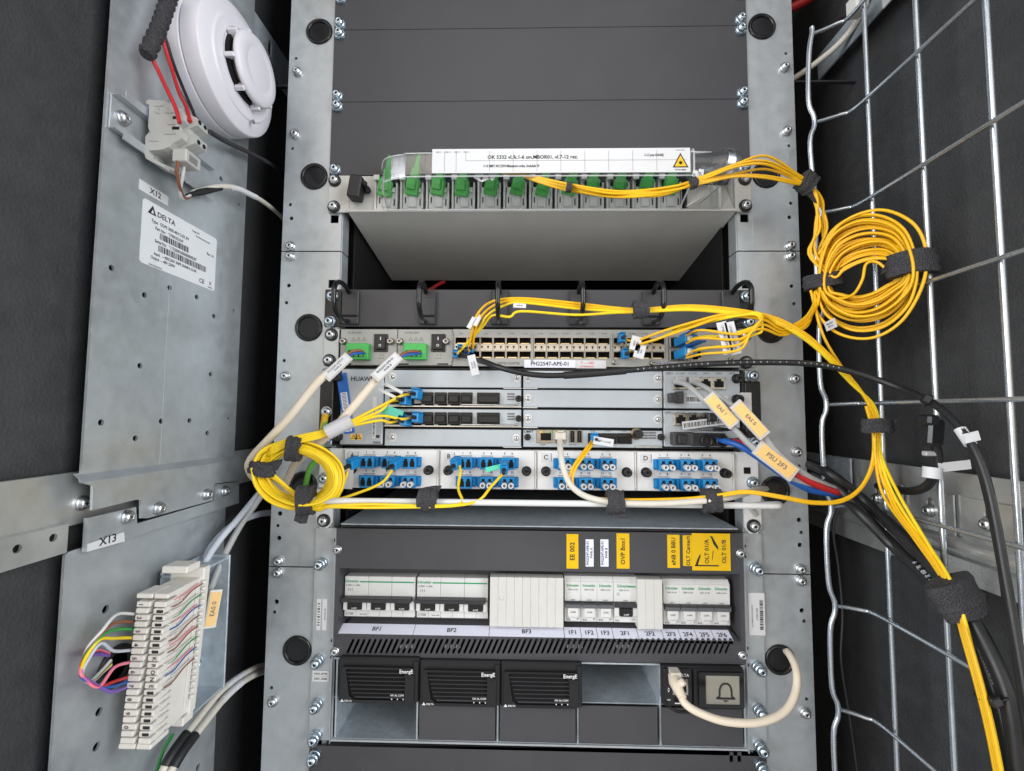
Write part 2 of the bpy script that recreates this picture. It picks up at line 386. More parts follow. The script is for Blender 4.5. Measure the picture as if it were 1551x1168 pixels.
# ------------------------------------------------------------------ blanking panels
def blank(label,u0,u1,uz,scr,notch=False,y=-2):
    t=thing('blanking_panel',label,'panel',(0,y,ZU(u1)),'dark blanking panels')
    holes=[]
    if notch:
        for px in (1108,1120): q=A(px,1147,y); holes.append(rect(q.x-2,q.x+2,q.z-5,q.z+5))
    b=MB(); b.plate(rect(-241.3,241.3,ZU(u1)+.35,ZU(u0)-.35),holes,(0,1.8,0),panelm,lambda a,c:Vector((a,y,c)))
    b.box(-222,222,y+1.8,y+12,ZU(u0)-1.6,ZU(u0)-.5,panelm); b.box(-222,222,y+1.8,y+12,ZU(u1)+.5,ZU(u1)+1.6,panelm)
    part('panel',b,t)
    for u in uz:
        for x in (-234,234): inst('screw',scr,t,(x,y,ZU(u)))
blank('dark blank panel at the very top of the rack, cut by the frame',-2,0,(-.86,-.14),scr_pan)
blank('dark blank panel, second from the top of the rack',0,2,(.14,1.86),scr_pan)
blank('dark blank panel directly above the fibre distribution tray',2,4,(2.14,3.86),scr_pan)
blank('dark blank panel under the rectifier shelf with two small slots',18.15,21,(18.35,),scr_long,True,-4)
# ================================================================== fibre distribution tray (ODF)
t=thing('fibre_distribution_tray','cream fibre distribution tray with clear cover and green connectors','fibre tray',(0,0,-222))
def sheet(b,p0,p1,p2,p3,th,m):
    n=(Vector(p1)-Vector(p0)).cross(Vector(p3)-Vector(p0)).normalized()*th; b.prism([p0,p1,p2,p3],n,m)
b=MB(); zf,zb,yb=-221.5,-248,175
sheet(b,(-218,-3,zf),(224,-3,zf),(224,yb,zb),(-218,yb,zb),1.8,tray_m)
sheet(b,(-218,-3,zf+2),(-218,yb,zb+2),(-218,yb,zb+42),(-218,-3,zf+43),1.5,tray_m)
sheet(b,(224,-3,zf+2),(224,-3,zf+43),(224,yb,zb+42),(224,yb,zb+2),1.5,tray_m)
b.box(-216,222,yb-2,yb,zb+2,zb+42,tray_m)
part('tray_body',b,t)
b=MB(); b.box(-218.5,224.5,-5,-3.2,zf-.6,zf+2.2,creamm,.5); part('front_lip',b,t)
b=MB(); b.box(-216,222,26,28,zf+2,-178.5,hollow); part('dark_backing',b,t)  # near-black sheet painting the dark gap behind the modules
for s in (-1,1):
    b=MB(); x0,x1=(-241.3,-217) if s<0 else (222.5,241.3)
    b.box(x0,x1,-3.5,-1,-222.0,-178.3,creamm,.6)
    if s<0: b.box(-216.5,-186,-2.5,0,-220,-178.6,creamm,.4)
    else: b.box(178,221.5,20,23,-220,-178.6,creamm,.4); b.box(160,163,-4,22,-219,-190,creamm); b.box(205,208,-2,22,-219,-182,creamm); b.prism([(208,-3,-219),(222,-3,-219),(222,18,-181),(208,18,-181)],(0,2,0),creamm)
    part('mounting_ear',b,t)
    x=-234 if s<0 else 234
    bolt(t,x,ZU(4.86),-3.5); bolt(t,x,ZU(4.16),-3.5)
q=A(540,286,-14); b=MB(); b.box(-7,7,-8,8,-13,13,rubber,1.5,Matrix.Rotation(.14,3,'Y')); b.v=[v+q for v in b.v]; part('foam_block',b,t)
q=A(557,290,-6); b=MB(); b.lathe([(4,0),(4,4),(2.6,5),(2.6,10),(3.4,12),(2,14)],q,(0,-1,.3),blackp); part('cover_knob',b,t)
# splice modules
def module():
    b=MB(); b.box(-11,12.4,-3,2,1.5,27,whitep,.4); b.box(-14,-11.6,-5,20,0,38,whitep,.4); b.box(-11.5,12,-4,22,0,2,whitep,.3)
    b.box(-11.5,-9.5,-3,8,20,37,whitep,.3); b.box(10.4,12.4,-4,6,2,32,whitep,.3); b.box(-4,5,-5,-2.5,3,20,whitep,.5)
    b.box(-8.6,-7.4,-3.4,-2.9,8,15,hollow); b.box(8.2,9.4,-3.4,-2.9,5,13,hollow); b.box(-14,-7,-9,-6.5,33,39,whitep,.4); b.box(6,10,-6,-3,20,24,whitep,.3)
    return b.mesh('splice_module')
def conn():
    R=Matrix.Rotation(.16,3,'Y')@Matrix.Rotation(.35,3,'X'); b=MB()
    b.cbox((-.5,-8,24),(14.5,9,17),greenc,.8,R); b.cbox((-1,-12.5,26),(10.5,7,12),greenc,.8,R); b.cbox((1.8,-10,37),(9,9,15),greenc,.8,R); b.cbox((-4.2,-11,32),(2,3,8),greenc,.4,R); b.cbox((4.6,-11,27),(1.6,3,9),greenc,.4,R); b.cbox((-.5,-13.2,21.5),(9,1,1.2),greenc,.2,R)
    b.tube([(2.5,-11,42),(3.6,-14,46),(5.5,-18,52),(7,-21,56)],[3.6,3.2,2.6,1.8],greenc,10)
    return b.mesh('connector')
mm,cm=module(),conn()
for k in range(12):
    x=A(587+38.8*k,300,0).x; o=inst('splice_module',mm,t,(x,0,-219.5)); inst('green_connector',cm,o,(x,0,-219.5-(.0 if k%3 else 1.2)),(random.uniform(-.05,.05),random.uniform(-.03,.16),random.uniform(-.1,.1)))
# clear hinged cover
secs=[]
for X,yf in ((-173,-18),(-171,-30),(-166,-40),(-156,-47),(-140,-51),(-112,-53),(156,-53),(159,-51)):
    z0=-177 if X>-170 else -180; k=(yf+53)
    pr=[(2,z0),(yf+6,z0),(yf+2,z0-1.5),(yf,z0-5),(yf,-204),(yf+1,-206.5),(yf+8,-210),(-7,-221)]
    ins=[(2,z0-1.2),(yf+6,z0-1.2),(yf+2.9,z0-2.4),(yf+1.2,z0-5.2),(yf+1.2,-203.6),(yf+2,-205.6),(yf+8.4,-208.8),(-6.6,-219.6)]
    secs.append([Vector((X,a,c)) for a,c in pr+ins[::-1]])
b=MB(); b.loft(secs,clear,False,True,False); cov=part('clear_cover',b,t)
b=MB(); b.tube(spline([secs[0][k] for k in range(8)],3),1.0,edge_hl,8); b.tube([r[7] for r in secs],.8,edge_hl,8); part('rim_highlight',b,cov)  # pale tubes along the edges stand in for light caught there
b=MB(); b.tube(spline([r[3] for r in secs],3),.7,edge_hl,8); part('bead_highlight',b,cov)
b=MB(); b.tube(spline([r[5] for r in secs],3),.8,edge_hl,8); part('bead_highlight',b,cov)
b=MB(); b.tube(spline([secs[-1][k] for k in range(8)],3),1.1,edge_hl,8); part('rim_highlight',b,cov)
b=MB(); b.prism([(-173,-18,-180),(-173,2,-180),(-173,-5,-221),(-173,-18,-206)],(1.2,0,0),clear); part('cover_end',b,cov)
b=MB(); b.cyl((159,-40,-190),(176,-40,-190),13,clear,24); part('funnel_tube',b,t)
b=MB(); b.lathe([(12,0),(14,10),(17,16),(18,28)],(176,-40,-190),(1,.1,-.02),clear,24); part('funnel_cone',b,t)
b=MB(); b.prism([(160,-45,-200),(163,-10,-221),(205,-6,-221),(212,-45,-200),(206,-45,-182)],(1,1.2,0),clear); part('cable_funnel',b,t)
b=MB(); b.lathe([(18.2,0),(18.2,8)],(190,-39,-190),(1,.1,-.1),steel,28,True); part('clamp_ring',b,t)
b=MB(); p0,p1=A(1108,268,-58),A(1060,308,-30); d=(p1-p0); w=Vector((1,0,.75)).normalized()*7
b.prism([p0-w*.5,p0+w*.5,p1+w*.5,p1-w*.5],(0,1.5,0),blackp); part('strap',b,t)
b=MB(); b.box(-111,154,-54.4,-53.6,-204.3,-178.6,paper); lab=part('label_strip',b,t)
b=MB(); y=-54.6
for x0,x1,z in ((-94,154,-191.5),(-76,-75.7,-185)): pass
for z in (-191.3,): b.box(-76,150,y,y+.15,z-.12,z+.12,inkg)
for i,x in enumerate((-98,-86,-76,-51.5,-27,-2.5,22,46.5,71,95.5,120)): b.box(x-.1,x+.1,y,y+.15,-203 if i!=2 else -191.3,-181,inkg)
b.text('OK 5332 vl./k.1-6 sm.MBOR01, vl.7-12 rez.',5.4,-7,y,-187.8,ink,0,.98)
b.text('7-10 SMEY AK12594 Maksaimirs mdns, Andoluki 19',3.9,-29,y,-197.2,ink,0,.7)
b.text('11-12 pner AK6468)',3.8,117,y,-186.2,ink,0,.62)
for i in range(4): b.text('KABEL VL %d'%(i+1),1.6,-104+9.5*i,y,-182,inkg,0,.8)
b.text('Laserstrahlung',1.5,144,y,-181,inkg); b.text('EY727-48A0',2.2,144,y,-202,ink)
tri=[(136,y,-199.5),(152,y,-199.5),(144,y,-184)]; b.prism([tri[0],tri[1],tri[2]],(0,.12,0),ink)
tri=[(138,y-.15,-198.4),(150,y-.15,-198.4),(144,y-.15,-186.5)]; b.prism(tri,(0,.12,0),yelpap); b.lathe([(1.6,0),(1.6,.1)],(144,y-.2,-194.6),(0,-1,0),ink,12)
for q in range(8):
    a=q*math.pi/4; b.box(-.12,.12,-.05,.05,-2.8,2.8,ink,0,Matrix.Rotation(a,3,'Y')); b.v[-8:]=[v+Vector((144,y-.25,-194.6)) for v in b.v[-8:]]
part('lettering',b,lab)
b=MB()
for px,py,w_,h_,r_ in ((725,268,9,7,.5),(745,266,8,8,.7),(735,270,10,5,-.4)):
    q=A(px,py,-48); b.cbox((0,0,0),(w_,.4,h_),paper,0,Matrix.Rotation(r_,3,'Y')); b.v[-8:]=[v+q for v in b.v[-8:]]
part('paper_tags',b,t)
b=MB()
for px,py in ((1052,270),(1061,268)):
    q=A(px,py,-60); b.cbox((0,0,0),(5,.5,16),paper,0,Matrix.Rotation(.15,3,'Y')); b.v[-8:]=[v+q for v in b.v[-8:]]
    b.text('ACS 05',3.2,q.x,q.y-.5,q.z,ink,-math.pi/2+.15)
part('hanging_tag',b,t)
# ================================================================== cable manager
t=thing('cable_manager','dark horizontal cable manager panel with six black cable rings','cable manager',(0,-2,ZU(8)))
b=MB(); b.box(-222,222,-3,0,ZU(7.98),ZU(7.02),panelm,.5); b.box(-222,222,0,14,ZU(7.05),ZU(7.02),panelm); part('panel',b,t)
for s in (-1,1):
    b=MB(); b.box(s*222 if s>0 else -241.3,241.3 if s>0 else -222,-3.2,-.2,ZU(7.98),ZU(7.02),blackp,.6); part('mounting_ear',b,t)
    inst('screw',scr_pan,t,(s*234,-3,ZU(7.86))); inst('screw',scr_pan,t,(s*232,-3,ZU(7.2)))
for px in (532,648,757,875,986,1105):
    q=A(px,468,-3); x=q.x; sg=-1 if px<760 else 1; sg=sg if abs(px-775)>40 else -.25
    if px==875: sg=.5
    b=MB(); b.box(x-9.5,x+9.5,-7,-3,ZU(7.93),ZU(7.06),darkp,.8); b.box(x-9,x+9,-8,-6.5,ZU(7.7),ZU(7.25),darkp,.5); b.box(x-9.3,x+9.3,-7.4,-6.9,ZU(7.75),ZU(7.71),hollow)
    br=part('ring_bracket',b,t)
    z0,z1=ZU(7.9),ZU(7.12)
    P=spline([(x+sg*2,-6,z1),(x,-22,z1+3),(x-sg*2,-44,z1+1),(x-sg*2,-54,z1-7),(x-sg*2,-55,(z0+z1)/2),(x-sg*2,-54,z0+9),(x-sg*1,-42,z0+1),(x+sg*1,-22,z0-1),(x+sg*2,-6,z0+2)],5)
    b=MB(); b.tube(P,2.6,gloss,10); part('cable_ring',b,br)
# ================================================================== network switch
YS=-3.0
def sw(px,py,Y=YS): return A(px,py,Y)
t=thing('network_switch','grey rack switch with two rows of small ports','network switch',(0,YS,ZU(9)))
zt,zb=ZU(8.04),ZU(8.975)
ports=[]
def prow(x0,n,pitch=19.4):
    for k in range(n):
        for (ya,yb_) in ((511.2,521.8),(532.2,543.2)): ports.append((x0+k*pitch,x0+(k+1)*pitch,ya,yb_))
prow(688.6,6); prow(808.3,6,19.3); prow(928.5,4,19.6)
cell=[]
for xa,xb,ya,yb_ in ports:
    a=sw(xa,yb_); c=sw(xb,ya); cell.append((a.x+.35,c.x-.35,a.z,c.z))
zc=[(min(c[2] for c in cell[i::2])) for i in (0,1)]
z_hi=(sum(c[2] for c in cell[0::2])/32*2, ); 
zr=[]
for i in (0,1):
    lo=sum(c[2] for c in cell[i::2])/len(cell[i::2]); hi=sum(c[3] for c in cell[i::2])/len(cell[i::2]); zr.append((lo,hi))
cell=[(c[0],c[1],*zr[i%2]) for i,c in enumerate(cell)]
rj=sw(1053,538); holes=[rect(c[0],c[1],c[2],c[3]) for c in cell]+[rect(rj.x-6,rj.x+6,rj.z-5,rj.z+5)]
xl,xr=sw(685.5,530).x,224
b=MB(); b.plate(rect(xl,xr,zb,zt),holes,(0,1.2,0),swgrey,lambda a,c:Vector((a,YS,c))); part('port_faceplate',b,t)
b=MB(); b.box(-224,224,YS+14,210,zb,zt,swgrey); b.box(xl,xr,YS+13,YS+14,zb,zt,hollow); b.box(-224,224,YS+1.4,YS+14,zb,zb+.8,swgrey); b.box(-224,224,YS+1.4,YS+14,zt-.8,zt,swgrey); part('chassis',b,t)
for c in cell:
    x0,x1,z0,z1=c; b=MB(); e=.45
    b.box(x0,x0+e,YS-.6,YS+12,z0,z1,nickel); b.box(x1-e,x1,YS-.6,YS+12,z0,z1,nickel); b.box(x0+e,x1-e,YS-.6,YS+12,z1-e,z1,nickel); b.box(x0+e,x1-e,YS-.6,YS+12,z0,z0+e,nickel)
    b.box(x0+e,x1-e,YS+8,YS+9,z0+e,z1-e,hollow); b.box(x0+2,x1-2,YS+4,YS+8,z0+1,z0+2,brass); part('port_cage',b,t)
b=MB(); zs0,zs1=zr[1][1],zr[0][0]; 
for c in cell[0::2]:
    x0,x1=c[0],c[1]; b.box(x0,x1,YS-.8,YS-.2,zs0+.3,zs1-.3,nickel)
    for k in range(4):
        xx=x0+(k+.5)*(x1-x0)/4; up=k%2
        b.prism([(xx-1.3,YS-1.1,zs0+(1 if up else 5.6)),(xx+1.3,YS-1.1,zs0+(1 if up else 5.6)),(xx,YS-1.1,zs0+(4.6 if up else 2))],(0,.3,0),creamm if up else hollow)
part('latch_strip',b,t,kind='stuff')
for px in (685,806,926.5,1010,1047):
    q=sw(px,527); b=MB(); b.box(q.x-.9,q.x+.9,YS-1.6,YS,zb+5,zt-4,swgrey,.3); part('port_divider',b,t)
b=MB(); b.box(rj.x-6.6,rj.x+6.6,YS-.7,YS-.1,rj.z+5,rj.z+5.8,nickel); b.box(rj.x-6.6,rj.x+6.6,YS-.7,YS-.1,rj.z-5.8,rj.z-5,nickel); b.box(rj.x-6.6,rj.x-6,YS-.7,YS+8,rj.z-5,rj.z+5,nickel); b.box(rj.x+6,rj.x+6.6,YS-.7,YS+8,rj.z-5,rj.z+5,nickel); b.box(rj.x-6,rj.x-3,YS-.3,YS+8,rj.z-5,rj.z-3,nickel); b.box(rj.x+3,rj.x+6,YS-.3,YS+8,rj.z-5,rj.z-3,nickel); part('management_port',b,t)
b=MB()
for px in (1025,): 
    for py in (519,539):
        q=sw(px+3,py); b.box(q.x-11,q.x+11,YS-3,YS,q.z-6,q.z+6,nickel,.5); b.box(q.x-9.5,q.x+9.5,YS-3.3,YS-2.9,q.z-4.6,q.z+4.6,hollow)
part('large_port_cage',b,t)
# power supply blades
for px0,px1 in ((516,601.5),(602.5,685)):
    a,c=sw(px0,528),sw(px1,528); b=MB(); b.box(a.x,c.x,YS-1.2,YS+14,zb+.4,zt-.4,swgrey,.5)
    for px in (px0+9,px1-14): q=sw(px,551); b.box(q.x-6,q.x+6,YS-1.5,YS-1,q.z-1.2,q.z+.2,hollow)
    bl=part('power_supply_blade',b,t)
    q=sw(px0+27,533,YS-6); b=MB(); b.box(q.x-12.5,q.x+12.5,YS-11,YS-1,q.z-9,q.z+9,greent,.6); b.box(q.x-9.5,q.x+7.5,YS-11.4,YS-10.9,q.z-6.5,q.z+1,hollow)
    for k in range(3): b.box(q.x-8+5.4*k,q.x-4+5.4*k,YS-11.6,YS-11.2,q.z-6,q.z-1,greent)
    part('terminal_block',b,bl)
    q=sw(px0+62,520); b=MB(); b.box(q.x-7.8,q.x+7.8,YS-3,YS-1,q.z-10,q.z+10,blackp,.6); b.prism([(q.x-5.2,YS-3,q.z-8),(q.x-5.2,YS-6,q.z-7),(q.x-5.2,YS-4.4,q.z+1),(q.x-5.2,YS-3.6,q.z+8),(q.x-5.2,YS-3,q.z+8.2)],(10.4,0,0),blackp)
    b.box(q.x-.5,q.x+.5,YS-4.5,YS-4,q.z+3,q.z+6.6,inkw); b.text('O',4,q.x,YS-6.2,q.z-3.4,inkw); part('rocker_switch',b,bl)
    for dx in (6 if px0<600 else 4.5,77 if px0<600 else 74): q=sw(px0+dx,518); inst('thumb_screw',thumb_s,bl,(q.x,YS-1.2,q.z))
    b=MB(); q=sw(px0+22,504.5); b.text('DC PSU 250W',2.6,q.x,YS-1.4,q.z,inkg)
    for k in range(3):
        q=sw(px0+20+8*k,514); 
        for (a1,a2) in (((-2.2,-2),(2.2,-2)),((2.2,-2),(0,2)),((0,2),(-2.2,-2))):
            p=[(q.x+a1[0],YS-1.4,q.z+a1[1]),(q.x+a2[0],YS-1.4,q.z+a2[1])]; b.tube(p,.16,inkg,4)
    q=sw(px0+63,538); b.text('S  S',3,q.x,YS-1.4,q.z,inkg); q=sw(px0+62,543); b.text('FAIL OUT',1.6,q.x,YS-1.4,q.z,inkg); part('lettering',b,bl)
for px,py in ((930,549),(987,550),(1106,545)): q=sw(px,py); inst('thumb_screw',thumb_s,t,(q.x,YS,q.z),None,None,(.7,.7,.7))
for s in (-1,1):
    x0,x1=(-241.3,-224) if s<0 else (224,241.3); b=MB(); b.box(x0,x1,-2.5,-.5,zb,zt,zinc,.5); part('mounting_ear',b,t)
for px,py in ((502,507),(499,546),(1128,508),(1130,549)): q=sw(px,py); bolt(t,q.x,q.z,-2.6)
b=MB()
a,c=sw(794,557),sw(872,545.5); b.box(a.x,c.x,YS-.5,YS-.1,a.z,c.z,bluepap); b.text('PH22547-APE-01',6.0,(a.x+c.x)/2,YS-.7,(a.z+c.z)/2,ink,0,1.02)
part('name_label',b,t)
b=MB(); a,c=sw(872.5,558),sw(918,546); b.box(a.x,c.x,YS-.45,YS-.1,a.z,c.z,paper); b.text('T - - UID',4,(a.x+c.x)/2-4,YS-.6,(a.z+c.z)/2+1.4,inkr); b.text('CZTN000030345',2.2,(a.x+c.x)/2-5,YS-.6,(a.z+c.z)/2-2.6,inkr); part('asset_label',b,t)
b=MB(); 
for k in range(16):
    px=693+19.4*k+(4 if k>5 else 0)+(3 if k>11 else 0); q=sw(px+5,505.5); b.text('%da %db'%(2*k+1,2*k+2),2.0,q.x,YS-.2,q.z,inkg)
q=sw(770,550.5); b.text('2SFP28 2QSFP28',3.6,q.x,YS-.2,q.z,inkg); q=sw(1005,550); b.text('ok ok    us us us',2.4,q.x,YS-.2,q.z,inkb); part('lettering',b,t)
# ================================================================== baseband unit
YB=-7.0
def bb(px,py,Y=YB): return A(px,py,Y)
t=thing('baseband_unit','silver baseband radio unit with plug-in boards and blank slot plates','radio unit',(0,YB,ZU(11)))
zt,zb=ZU(9.06),ZU(10.97)
b=MB(); b.box(-226,224,YB+2,190,zb,zt,hollow); b.box(-226,224,YB-1,YB+2.2,zb-.6,zb+.6,blackp); b.box(-226,224,YB-1,YB+2.2,zt-.6,zt+.6,blackp); b.box(222,225,YB-2,YB+2,zb,zt,blackp); part('chassis',b,t)
for s in (-1,1):
    x0,x1=(-241,-226) if s<0 else (226,243); b=MB(); b.box(x0,x1,YB-2,YB+6,zb+12,zt-12,blackp,1); b.box(x0+1,x1-1,YB,YB+6,zt-12,zt,zinc,.6); b.box(x0+1,x1-1,YB,YB+6,zb,zb+12,zinc,.6)
    b.box(x0+4,x1-4,YB-2.3,YB-1.9,(zb+zt)/2+2,(zb+zt)/2+2.5,darkp); part('side_handle',b,t)
    x=(x0+x1)/2; inst('screw',scr_pan,t,(x,YB,zt-6)); inst('screw',scr_pan,t,(x,YB,zb+6))
# fan module
xa,xb=bb(517,620).x,bb(581,620).x
b=MB(); b.box(xa,xb,YB-2.5,YB+2,zb+.8,zt-.8,bbum,.7); fan=part('fan_module',b,t)
b=MB(); q=bb(547,574.5); b.text('HUAWEI',7.0,q.x+3,YB-2.7,q.z,ink,0,1.0); part('brand_lettering',b,fan); b=MB(); q=bb(546,606); b.text('STATE',2.6,q.x,YB-2.7,q.z,inkg); part('state_lettering',b,fan); b=MB(); q=bb(572,670.5); b.text('FAN',4.2,q.x,YB-2.7,q.z,ink); q=bb(573,661); b.box(q.x-2.2,q.x+2.2,YB-2.7,YB-2.55,q.z-1.6,q.z+1.6,ink); part('lettering',b,fan)
b=MB(); a,c=bb(564,664),bb(572,601); b.box(a.x,c.x,YB-3,YB-2.6,a.z,c.z,paper); random.seed(3)
z=a.z+3
while z<c.z-14: h=random.choice((.5,.8,1.2)); b.box(a.x+1.4,c.x-1.4,YB-3.2,YB-3.05,z,z+h,ink); z+=h+random.choice((.6,.9,1.3))
part('barcode_label',b,fan)
for px in (537,545):
    q=bb(px,661.5); b=MB(); b.box(q.x-3.6,q.x+3.6,YB-2.9,YB-2.6,q.z-3.4,q.z+3.4,orgpap); b.prism([(q.x-2.8,YB-3.1,q.z-2.4),(q.x+2.8,YB-3.1,q.z-2.4),(q.x,YB-3.1,q.z+2.6)],(0,.12,0),ink); b.prism([(q.x-1.7,YB-3.3,q.z-1.8),(q.x+1.7,YB-3.3,q.z-1.8),(q.x,YB-3.3,q.z+1.4)],(0,.12,0),yelpap); part('warning_sticker',b,fan)
for px,py in ((515,572),(514,661)): q=bb(px,py); inst('captive_screw',thumb_b,fan,(q.x,YB-2.5,q.z))
b=MB(); q0,q1=bb(519,566),bb(531,656); d=Vector((q1.x-q0.x,0,q1.z-q0.z)); n=Vector((-d.z,0,d.x)).normalized()
p=[Vector((q0.x,YB-4,q0.z))+n*5.4,Vector((q0.x,YB-4,q0.z))-n*5.4,Vector((q1.x,YB-4,q1.z))-n*5.4,Vector((q1.x,YB-4,q1.z))+n*5.4]; b.prism(p,(0,1,0),blued)
for f0,f1 in ((.32,.62),(.86,.97)):
    c0=Vector((q0.x,YB-4.3,q0.z))+d*f0; c1=Vector((q0.x,YB-4.3,q0.z))+d*f1; b.prism([c0+n*3.6,c0-n*3.6,c1-n*3.6,c1+n*3.6],(0,.25,0),bluepap)
    k=c0+d*.02
    for i in range(int((f1-f0)*40)): kk=c0+d*(.015+i*.023); b.prism([kk+n*2.4,kk-n*2.4,kk-n*2.4+d*.009,kk+n*2.4+d*.009],(0,-.1,0),ink)
part('blue_pull_tag',b,fan)
# slot plates
RY=((561,588.5),(590,617.5),(620,647.5),(650.5,677.5))
CX=((582.5,790),(792,1003))
def tabs(b,x,z,m=whitep): b.box(x-5,x+5,YB-2.4,YB-1.8,z-5,z+5,m,.2)
for r,(y0,y1) in enumerate(RY):
    for c,(x0,x1) in enumerate(CX):
        a,e=bb(x0,y1),bb(x1,y0); zlo,zhi=bb(800,y1).z+.5,bb(800,y0).z-.5
        if (c==0 and r in (0,3)) or (c==1 and r<3):
            b=MB(); b.box(a.x+.4,e.x-.4,YB-1.8,YB+1.6,zlo,zhi,bbum,.5); pl=part('slot_plate',b,t)
            zz=(zlo+zhi)/2+(2 if r==0 else 0)
            for x in (a.x+(9 if c==0 else 5.5),e.x-5.5):
                b=MB(); b.lathe([(4.8,0),(4.8,.6)],(x,YB-1.8,zz),(0,-1,0),whitep,20); part('screw_boss',b,pl); inst('screw',scr_small,pl,(x,YB-2.4,zz))
            b=MB(); b.box(e.x-20 if c==0 else a.x,e.x if c==0 else a.x+16,YB-1.9,YB,zlo-1.0,zlo-.1,creamm); part('slot_tab',b,pl)
        elif c==0:
            b=MB(); b.box(a.x+.4,e.x-.4,YB-1.8,YB+1.6,zlo,zhi,bbum,.4); b.box(a.x,e.x,YB-4,YB-1.6,zlo-.4,zlo+.8,steel); bd=part('processing_board',b,t)
            cy=bb(700,(y0+y1)/2+.5).z
            for k in range(7):
                px=(601,619.5,648,668,688,707,740)[k]; q=bb(px,(y0+y1)/2); w=6.6 if k<6 else 12.5
                b=MB(); b.box(q.x-w,q.x+w,YB-4,YB-1.7,cy-6.4,cy+7,blackp,.6)
                if k>1: b.box(q.x-w+1.4,q.x+w-1,YB-8.5,YB-4,cy-4,cy+3.6,blackp,.8)
                else: b.box(q.x-w+1,q.x+w-1,YB-4.2,YB-3.9,cy-5,cy+5,hollow)
                part('plugged_port' if k>1 else 'optical_port',b,bd)
            b=MB()
            for k in range(6): q=bb((613,632,651,671,690,707)[k],(y1-4.5)); b.box(q.x-5,q.x+5,YB-2.1,YB-1.7,q.z-1.3,q.z+1.3,hollow)
            for k in range(3):
                q=bb(774,y0+7+4*k); b.box(q.x-4,q.x+4,YB-2.1,YB-1.7,q.z-.9,q.z+.9,inkg)
            part('status_windows',b,bd,kind='stuff')
            b=MB(); q=bb(745,y1-2.5); b.tube([(bb(700,y1-2).x,YB-4.5,zlo+2.2),(q.x,YB-5,zlo+2),(bb(775,y1-3).x,YB-4.5,zlo+1.6),(bb(786,y1-3).x,YB-3,zlo+3)],1.1,steel,8); b.box(bb(700,0).x-.1+0*q.x,bb(700,0).x+.1,YB-4,YB-3.9,zlo,zlo+.2,steel); part('ejector_lever',b,bd)
            b=MB(); a2=bb(584,y1-1); b.box(a2.x+1,a2.x+16,YB-2.3,YB-1.9,zlo+1.2,zlo+4.6,creamm); b.text('UBBPG3',2.6,a2.x+8.5,YB-2.5,zlo+2.9,inkg); part('board_label',b,bd)
            q=bb(785.5,y0+14); inst('captive_screw',capt_b,bd,(q.x,YB-1.8,q.z))
        else:
            b=MB(); b.box(a.x+.4,e.x-.4,YB-1.8,YB+1.6,zlo,zhi,bbum,.4); bd=part('main_control_board',b,t)
            for px,m_ in ((827,1),(848,0)):
                q=bb(px,660); b=MB(); b.box(q.x-10.5 if m_ else q.x-6,q.x+7,YB-3,YB-1.7,q.z-8,q.z+6.6,nickel,.4); b.box(q.x-6,q.x+5.5,YB-3.2,YB-2.9,q.z-5,q.z+3,hollow)
                b.box(q.x-7,q.x-4.6,YB-3.2,YB-2.9,q.z+3,q.z+5,yelpap); b.box(q.x+3.6,q.x+6,YB-3.2,YB-2.9,q.z+3,q.z+5,greent); part('network_port',b,bd)
            for px in (866.5,877): q=bb(px,661); b=MB(); b.box(q.x-3.2,q.x+3.2,YB-3,YB-1.7,q.z-7,q.z+7,nickel,.4); b.box(q.x-2.3,q.x+2.3,YB-3.2,YB-2.9,q.z-6.2,q.z+6.2,hollow); b.box(q.x-.6,q.x+.6,YB-3.4,YB-3.1,q.z-5,q.z+5,darkp); part('usb_port',b,bd)
            for px in (901,922,945): q=bb(px,663); b=MB(); b.box(q.x-8,q.x+8,YB-3.5,YB-1.7,q.z-6.6,q.z+5,blackp,.5); b.box(q.x-6.5,q.x+6,YB-6.5 if px>910 else YB-3.6,YB-3.4,q.z-5,q.z+1,gloss if px>910 else hollow,.3); part('optical_port',b,bd)
            q=bb(963,657); b=MB(); b.lathe([(6.4,0),(6.4,1.5),(4.8,2),(4.8,3)],(q.x,YB-1.8,q.z),(0,-1,0),brass,18); b.lathe([(4.6,3),(4.6,12),(3.6,13)],(q.x,YB-1.8,q.z),(0,-1,0),blackp,18); part('antenna_socket',b,bd)
            for px in (799,1000): q=bb(px,662); inst('captive_screw',capt_b,bd,(q.x,YB-1.8,q.z))
            b=MB(); q=bb(801,654); b.text('UMPT',4,q.x,YB-2,q.z,ink); 
            for px,s_ in ((897,'TX RX'),(920,'TX RX'),(944,'TX RX')): q=bb(px,653); b.text(s_,2,q.x,YB-2,q.z,inkg)
            q=bb(822,673.5); b.text('FE/GE0',2,q.x,YB-2,q.z,inkg); q=bb(867,673.5); b.text('USB  CLK',2,q.x,YB-2,q.z,inkg); part('lettering',b,bd)
            b=MB()
            for i in range(3):
                for px in (975,987): q=bb(px,655.5+4*i); b.box(q.x-4,q.x+4,YB-2.1,YB-1.7,q.z-.9,q.z+.9,inkg)
            part('status_windows',b,bd,kind='stuff')
            b=MB(); b.box(bb(958,0).x*0+bb(962,676).x,bb(1001,676).x,YB-4.5,YB-1.8,zlo,zlo+2.6,steel,.4); part('ejector_lever',b,bd)
